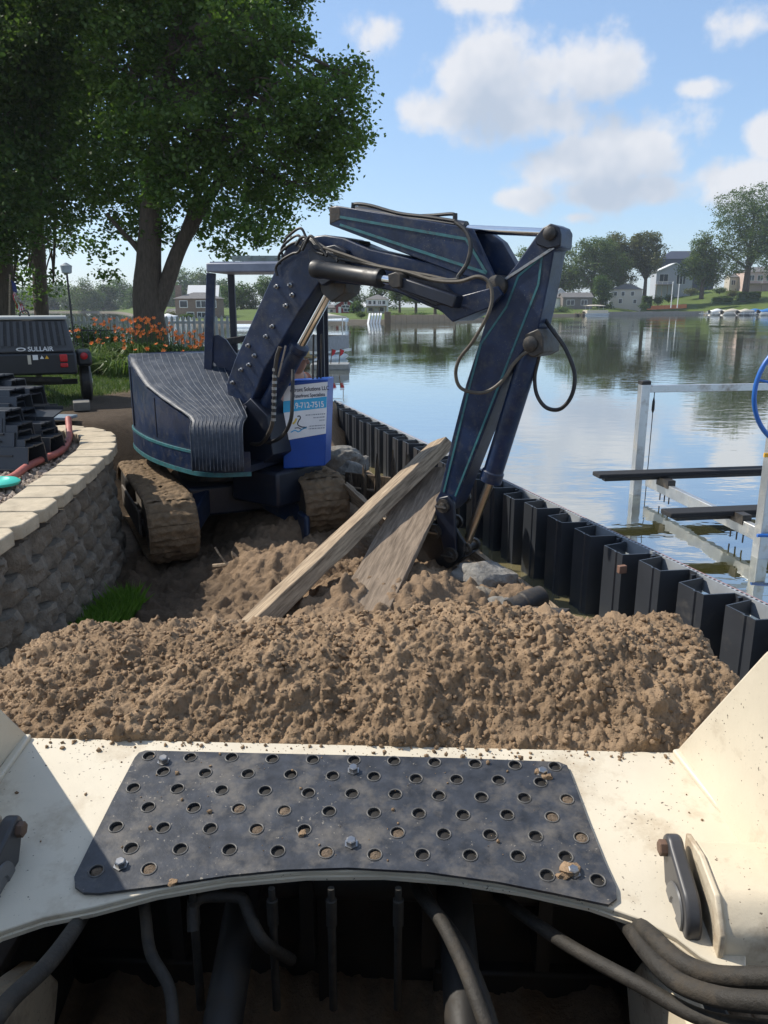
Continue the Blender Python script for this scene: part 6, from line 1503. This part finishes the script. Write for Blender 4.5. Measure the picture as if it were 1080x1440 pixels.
for i, (px, py, D, w, h) in enumerate([(735, 446, 190, 60, 95), (700, 447, 175, 55, 75), (660, 448, 160, 60, 70)]): far_tree('shore_tree', 'green tree showing behind the excavator boom on the far shore', px, py, D, w, h, leaf_c, 20+i, 4000, group='trees behind the excavator boom', lift=.1)
for i, (px, py, D, w, h) in enumerate([(585, 446, 142, 46, 62), (612, 447, 138, 50, 66), (562, 443, 158, 40, 60), (640, 448, 136, 44, 60)]): far_tree('shore_tree', 'green shore tree with bare trunk right of the two storey house', px, py, D, w, h, leaf_b if i % 2 else leaf_c, 30+i, 4000, group='trees right of the two storey house', lift=.28)
for i, (px, py, D, w, h) in enumerate([(455, 440, 190, 60, 62), (495, 440, 185, 60, 66), (535, 440, 190, 60, 70), (420, 442, 185, 60, 55), (380, 444, 180, 60, 52), (340, 446, 180, 60, 50)]): far_tree('shore_tree', 'dense green tree filling the background behind the red cottage and boom', px, py, D, w, h, leaf_b, 40+i, 3600, group='trees behind the red cottage', lift=.02)
for i, (px, py, D, w, h) in enumerate([(-20, 440, 330, 70, 40), (30, 440, 330, 60, 34), (80, 441, 325, 60, 36), (118, 441, 300, 52, 48), (145, 441, 310, 44, 40), (175, 441, 330, 60, 44), (205, 441, 340, 60, 42), (235, 441, 340, 70, 54), (262, 441, 330, 60, 56), (290, 441, 340, 60, 56), (320, 441, 340, 60, 52), (60, 441, 320, 40, 28), (100, 442, 315, 36, 30), (190, 443, 300, 40, 34)]):
    far_tree('distant_tree', 'hazy distant tree in the wooded line across the lake', px, py, D, w, h, leaf_b if i % 3 else leaf_c, 60+i, 3200, group='distant trees across the lake', lift=.02)
far_tree('cedar_tree', 'dark clipped cedar beside the red cottage', 501, 442, 146, 10, 17, leaf_b, 80, 1200, group=None, lift=.02)

# shore structures
def far_wall(name, label, p0, p1, D0, D1, h, m, cat='sea wall'):
    pts = np.linspace(0, 1, 13); b = MB()
    root = thing(name, label, cat, (FX((p0+p1)/2, (D0+D1)/2), (D0+D1)/2, 0))
    for i in range(12):
        a = pts[i]; e = pts[i+1]; pa, pe = p0+(p1-p0)*a, p0+(p1-p0)*e; Da, De = D0+(D1-D0)*a, D0+(D1-D0)*e
        b = MB(); b.beam((FX(pa, Da), Da, h/2-.2), (FX(pe, De)-.03, De, h/2-.2), .3, h+.4+.06*((i*7) % 3)); b.build('wall_panel', m, root)
far_wall('stone_sea_wall', 'low stone sea wall along the far green bank', 850, 990, 203, 223, .9, concrete); far_wall('timber_sea_wall', 'brown timber sea wall on the far shore right of the white steps', 548, 640, 113, 121, 1.1, wood)
for k, (px, D) in enumerate(((517, 112), (521, 112.5), (525, 113), (529, 113.5), (533, 114))):
    b = MB(); b.beam((FX(px, D), D, -.2), (FX(px+3, D+2.4), D+2.4, 1.3), .25, .2); tag(b.build('dock_plank', whitep), 'white slanted dock plank on the far shore below the two storey house', 'dock plank', 'white slanted dock planks')
b = MB(); b.box((FX(545, 112), 112, .5), (.9, .8, 2.2)); tag(b.build('dark_piling', woodd, bevel=.05), 'dark timber piling at the water below the two storey house', 'piling')
b = MB(); P = [(FX(910+8*i, 236), 236, FZ(434-.35*i, 236)) for i in range(8)]
for i in range(7): b.beam(np.array(P[i])+np.array([0, .3*(i % 2), .2]), np.array(P[i+1])+np.array([0, .3*((i+1) % 2), .2]), .25, 1.1)
tag(b.build('orange_barrier', orangef), 'orange barrier mesh along the bank below the grey house', 'barrier')
for i, (px, D, y0, y1, lab) in enumerate([(943.5, 226, 398, 430, 'white pole on the bank in front of the grey house deck'), (952.5, 226, 401, 430, 'second white pole beside the deck of the grey house')]):
    a = np.array([FX(px, D), D, FZ(y1, D)-.6]); e = np.array([FX(px, D), D, FZ(y0, D)]); b = MB(); b.cyl(a, e, .14, .11, 8); b.lathe(e, (0, 0, 1), [(0, .16), (.15, .2), (.3, .02)], 8); tag(b.build('white_pole', whitep), lab, 'pole')
def hedge(px0, px1, py, D, hpx, label):
    k = D/FPX/K0; x0, x1 = FX(px0, D), FX(px1, D); z = FZ(py, D); rg = np.random.default_rng(int(px0)); n = 1500; root = thing('clipped_hedge', label, 'hedge', ((x0+x1)/2, D, z))
    b = MB(); b.obox(((x0+x1)/2, D, z+hpx*k/2-.4), ((x1-x0)/2, 0, 0), (0, .7, 0), (0, 0, hpx*k/2+.4)); b.build('core', hedgem, root, bevel=.3)
    c = np.stack([rg.uniform(x0, x1, n), D-.7+rg.normal(0, .12, n), rg.uniform(z, z+hpx*k+.1, n)], 1); d = rg.normal(size=(n, 3))*.18; e = rg.normal(size=(n, 3))*.12
    quads_object('leaves', np.stack([c-d, c+e, c+d, c-e], 1), leaf_b, root, rg.uniform(0, 1, n))
hedge(1035, 1066, 419, 232, 7, 'dark clipped hedge behind the trunk of the huge tree'); hedge(1000, 1028, 424, 230, 5, 'long low dark hedge above the boat dock'); hedge(902, 915, 430, 228, 12, 'dark rounded hedge beside the beige house')

def pontoon(name, label, px, py, D, L, yaw, cover, hm, canopy=True, group=None, sc=1.0, flags=False):
    x = FX(px, D); root = thing(name, label, 'boat', (x, D, 0), group); c, s = math.cos(yaw), math.sin(yaw); T = lambda a, b, k: np.array([x+(a*c-b*s)*sc, D+(a*s+b*c)*sc, k*sc])
    for sg in (-1, 1): MB().lathe(T(-L/2, sg*.85, .15), T(1, 0, 0)-T(0, 0, 0), [(0, .05), (.4*sc, .3*sc), ((L-1)*sc, .3*sc), (L*sc, .04)], 12).build('pontoon', alum, root)
    MB().obox(T(0, 0, .52), (T(L/2-.2, 0, 0)-T(0, 0, 0)), (T(0, 1.2, 0)-T(0, 0, 0)), (0, 0, .06*sc)).build('deck', alum, root)
    for sg in (-1, 1): MB().obox(T(0, sg*1.15, .98), T(L/2-.5, 0, 0)-T(0, 0, 0), T(0, .03, 0)-T(0, 0, 0), (0, 0, .38*sc)).build('side_panel', hm, root, bevel=.02)
    for sg in (-1, 1): MB().obox(T(sg*(L/2-.5), 0, .98), T(.03, 0, 0)-T(0, 0, 0), T(0, 1.1, 0)-T(0, 0, 0), (0, 0, .38*sc)).build('end_panel', hm, root, bevel=.02)
    if canopy:
        b = MB(); P = np.zeros((7, 9, 3))
        for i in range(7):
            for j in range(9): u = i/6-.5; v = j/8-.5; P[i, j] = T(v*L*.72-.3, u*2.5, 2.35+.28*math.cos(u*math.pi)*math.cos(v*2.2))
        b.grid(P); b.build('canopy', cover, root, solid=.06)
        for a in (-L*.33, L*.22):
            for sg in (-1, 1): MB().cyl(T(a, sg*1.1, .6), T(a, sg*1.1, 2.4), .035*sc, n=6).build('canopy_pole', alum, root)
    MB().obox(T(-L/2+.1, 0, .55), T(.25, 0, 0)-T(0, 0, 0), T(0, .2, 0)-T(0, 0, 0), (0, 0, .5*sc)).build('outboard', blackm, root, bevel=.08)
    for a in (-L*.2, L*.15): MB().obox(T(a, .6, .85), T(.5, 0, 0)-T(0, 0, 0), T(0, .35, 0)-T(0, 0, 0), (0, 0, .25*sc)).build('bench_seat', tancv, root, bevel=.08)
    return root
pontoon('pontoon_boat', 'tan pontoon boat with pale canopy moored at the far bank', 838, 443, 201, 6.8, .25, tancv, tancv)
def runabout(px, D, L, yaw, m, cm, label, sc=1.):
    x = FX(px, D); root = thing('covered_boat', label, 'boat', (x, D, 0)); c, s = math.cos(yaw), math.sin(yaw); T = lambda a, b, k: np.array([x+(a*c-b*s)*sc, D+(a*s+b*c)*sc, k*sc])
    n = 11; P = np.zeros((n, 7, 3))
    for i in range(n):
        t = i/(n-1); a = -L/2+L*t; w = 1.15*(1-max(0, (t-.55)/.45)**2.2*.97); k = .95+.35*max(0, t-.5)
        for j in range(7): v = (j/6-.5)*2; P[i, j] = T(a, w*v*(1 if abs(v) > .9 else .85), .0+k*abs(v)**2.2-.1)
    b = MB(); b.grid(P); b.build('hull', m, root, solid=.05)
    Q = np.zeros((n, 7, 3))
    for i in range(n):
        t = i/(n-1); a = -L/2+L*t; w = 1.17*(1-max(0, (t-.55)/.45)**2.2*.97); k = .95+.35*max(0, t-.5)
        for j in range(7): v = (j/6-.5)*2; Q[i, j] = T(a, w*v, k-.12+(1-v*v)*(.35+.5*math.exp(-((t-.45)/.25)**2)))
    b = MB(); b.grid(Q); b.build('cover', cm, root, solid=.03)
    MB().obox(T(-L/2-.2, 0, .75), T(.25, 0, 0)-T(0, 0, 0), T(0, .22, 0)-T(0, 0, 0), (0, 0, .55*sc)).build('outboard', blackm, root, bevel=.1)
runabout(1032, 208, 6.5, .2, whitep, tancv, 'white motor boat under tan cover at the far dock below the huge tree')
runabout(1085, 203, 6.0, .1, whitep, bluecv, 'white motor boat under blue cover at the far right dock', 1.1); runabout(1064, 212, 5.5, .0, whitep, bluecv, 'small boat under bright blue cover beside the tree trunk on the bank')
runabout(236, 113, 3.2, .1, whitep, whitep, 'small pale covered boat on the bank before the brick house', .8)
def dock(px0, px1, D, label, n=5, z=.45, m=alum):
    x0, x1 = FX(px0, D), FX(px1, D); root = thing('dock', label, 'dock', ((x0+x1)/2, D, 0))
    for k in range(8):
        a = x0+(x1-x0)*k/8; MB().box((a+(x1-x0)/16, D, z), ((x1-x0)/8*.96, 1.2, .12)).build('deck_board', m, root)
    for k in range(n):
        for dy in (-.55, .55): a = x0+(x1-x0)*(k+.5)/n; MB().cyl((a, D+dy, -.8), (a, D+dy, z+.5), .06, n=6).build('post', m, root)
dock(222, 272, 104, 'pale dock along the water before the brick house', 7); dock(985, 1012, 207, 'grey dock with posts left of the tan covered boat', 4); dock(1040, 1110, 203, 'long pale dock at the far right between moored boats', 6); dock(808, 822, 199, 'short dock beside the pontoon boat', 3, .5, wood)
# canopy boat lift across the lake
def canopy_lift(px, D, w, label, py):
    x = FX(px, D); z = FZ(py, D); root = thing('covered_boat_lift', label, 'boat lift', (x, D, 0)); P = np.zeros((8, 9, 3))
    for i in range(8):
        for j in range(9): u = i/7-.5; v = j/8-.5; P[i, j] = (x+v*w*(1-.12*abs(u)), D+u*2.6, z+.55*math.cos(u*2.6)-.12*(abs(v) > .45))
    b = MB(); b.grid(P); b.build('canopy', mat('pale_canopy', (.55, .60, .62), .5), root, solid=.05)
    for a in (-.42, .42):
        for dy in (-1, 1): MB().cyl((x+a*w, D+dy, -.6), (x+a*w, D+dy, z+.2), .06, n=6).build('post', alum, root)
canopy_lift(464, 96, 4.6, 'white canopy boat lift standing in the lake behind the boom', 453); canopy_lift(352, 90, 4.5, 'pale canopy boat lift seen through the excavator canopy', 463)
# nearer pontoon and raft behind the sign, with red flags
pontoon('grey_pontoon', 'grey pontoon boat moored behind the excavator sign box', 446, 500, 36, 4.4, 1.2, tancv, mat('grey_canvas', (.22, .23, .24), .7), True, None, .8)
x = FX(470, 30); root = thing('work_raft', 'low grey work raft with small red flags beyond the sheet piling', 'raft', (x, 31, 0))
MB().box((x-.25, 31, .10), (1.5, 1.1, .22)).build('deck', mat('raft_grey', (.22, .23, .23), .8), root, bevel=.03)
for k, dx in enumerate((.1, -.22)):
    MB().cyl((x+dx, 30.7, .15), (x+dx+.06, 30.7, .78), .018, n=6).build('flag_stick', woodd, root)
    b = MB(); b.prism([(x+dx+.06, 30.7, .78), (x+dx+.22, 30.72, .72), (x+dx+.16, 30.7, .58), (x+dx+.05, 30.7, .5)], (0, .01, 0)); b.build('red_flag', flagred, root)

def shore_shrub(px, py, D, wpx, hpx, label, seed, m=None):
    rg = np.random.default_rng(seed); k = D/FPX/K0; x = FX(px, D); z = FZ(py, D); W = wpx*k/2; H = hpx*k; n = 1400; root = thing('shore_shrub', label, 'shrub', (x, D, z), 'shrubs along the far bank')
    c = rg.normal(0, .42, (n, 3))*np.array([W, W*.6, H*.5])+np.array([x, D, z+H*.45]); c[:, 2] = np.maximum(c[:, 2], z-.1); s_ = max(.12, 1.4*k)
    d = rg.normal(size=(n, 3)); d /= np.linalg.norm(d, axis=1)[:, None]; e = np.cross(d, rg.normal(size=(n, 3))); e /= np.linalg.norm(e, axis=1)[:, None]
    quads_object('foliage', np.stack([c-d*s_*.5, c+e*s_*.35, c+d*s_*.5, c-e*s_*.35], 1), m or leaf_c, root, rg.uniform(0, 1, n))
    MB().cyl((x, D, z-.4), (x, D, z+H*.5), W*.08, W*.03, 6).build('stem', bark, root)
for i_, a in enumerate([(790, 441, 203, 30, 11, 'weedy shrub at the water below the gabled white house'), (772, 442, 200, 22, 9, 'low weedy shrub beside the excavator arm at the far bank'), (925, 428, 240, 16, 12, 'green shrub on the bank under the deck of the grey house'), (940, 424, 244, 14, 10, 'rounded shrub at the corner of the grey house'),
        (970, 414, 252, 22, 9, 'olive shrub on the slope beside the navy house'), (1010, 412, 250, 20, 8, 'yellow green shrub on top of the green slope'), (905, 434, 225, 12, 8, 'small shrub by the orange barrier on the bank'), (1028, 418, 244, 16, 10, 'bushy shrub left of the huge tree trunk'),
        (560, 449, 122, 26, 9, 'brushy shrub on the timber sea wall by the dark piling'), (590, 449, 124, 30, 10, 'brushy shrub on the timber sea wall below the bare trunks'), (625, 450, 126, 30, 9, 'brushy shrub at the end of the timber sea wall'), (508, 446, 120, 16, 8, 'low shrub between red cottage and white dock planks'), (262, 449, 112, 18, 8, 'shrub in front of the brick house'), (240, 449, 118, 22, 12, 'dark hedge-like shrub left of the brick house')]):
    shore_shrub(*a, 200+i_, leaf_b if i_ % 3 == 0 else (leaf_d if i_ % 3 == 1 else leaf_c))
runabout(1050, 205, 5.2, .3, mat('grey_hull', (.3, .31, .33), .4), tancv, 'grey hulled boat under tan cover moored between the white boats')
runabout(1010, 210, 4.6, .15, whitep, whitep, 'small white covered boat on the dock left of the tan covered boat')
# ------------------------------------------------------------------ summer haze over the lake
hm = bpy.data.materials.new('haze'); hm.use_nodes = True; hn = hm.node_tree.nodes; hn.clear()
ho = hn.new('ShaderNodeOutputMaterial'); hv = hn.new('ShaderNodeVolumePrincipled'); hv.inputs['Color'].default_value = (.80, .88, .97, 1); hv.inputs['Density'].default_value = .00032; hv.inputs['Anisotropy'].default_value = .3
hm.node_tree.links.new(hv.outputs[0], ho.inputs['Volume'])
tag(MB().box((0, 400, 15.75), (1900, 1100, 36.5)).build('haze', hm, None, 0), kind='stuff')
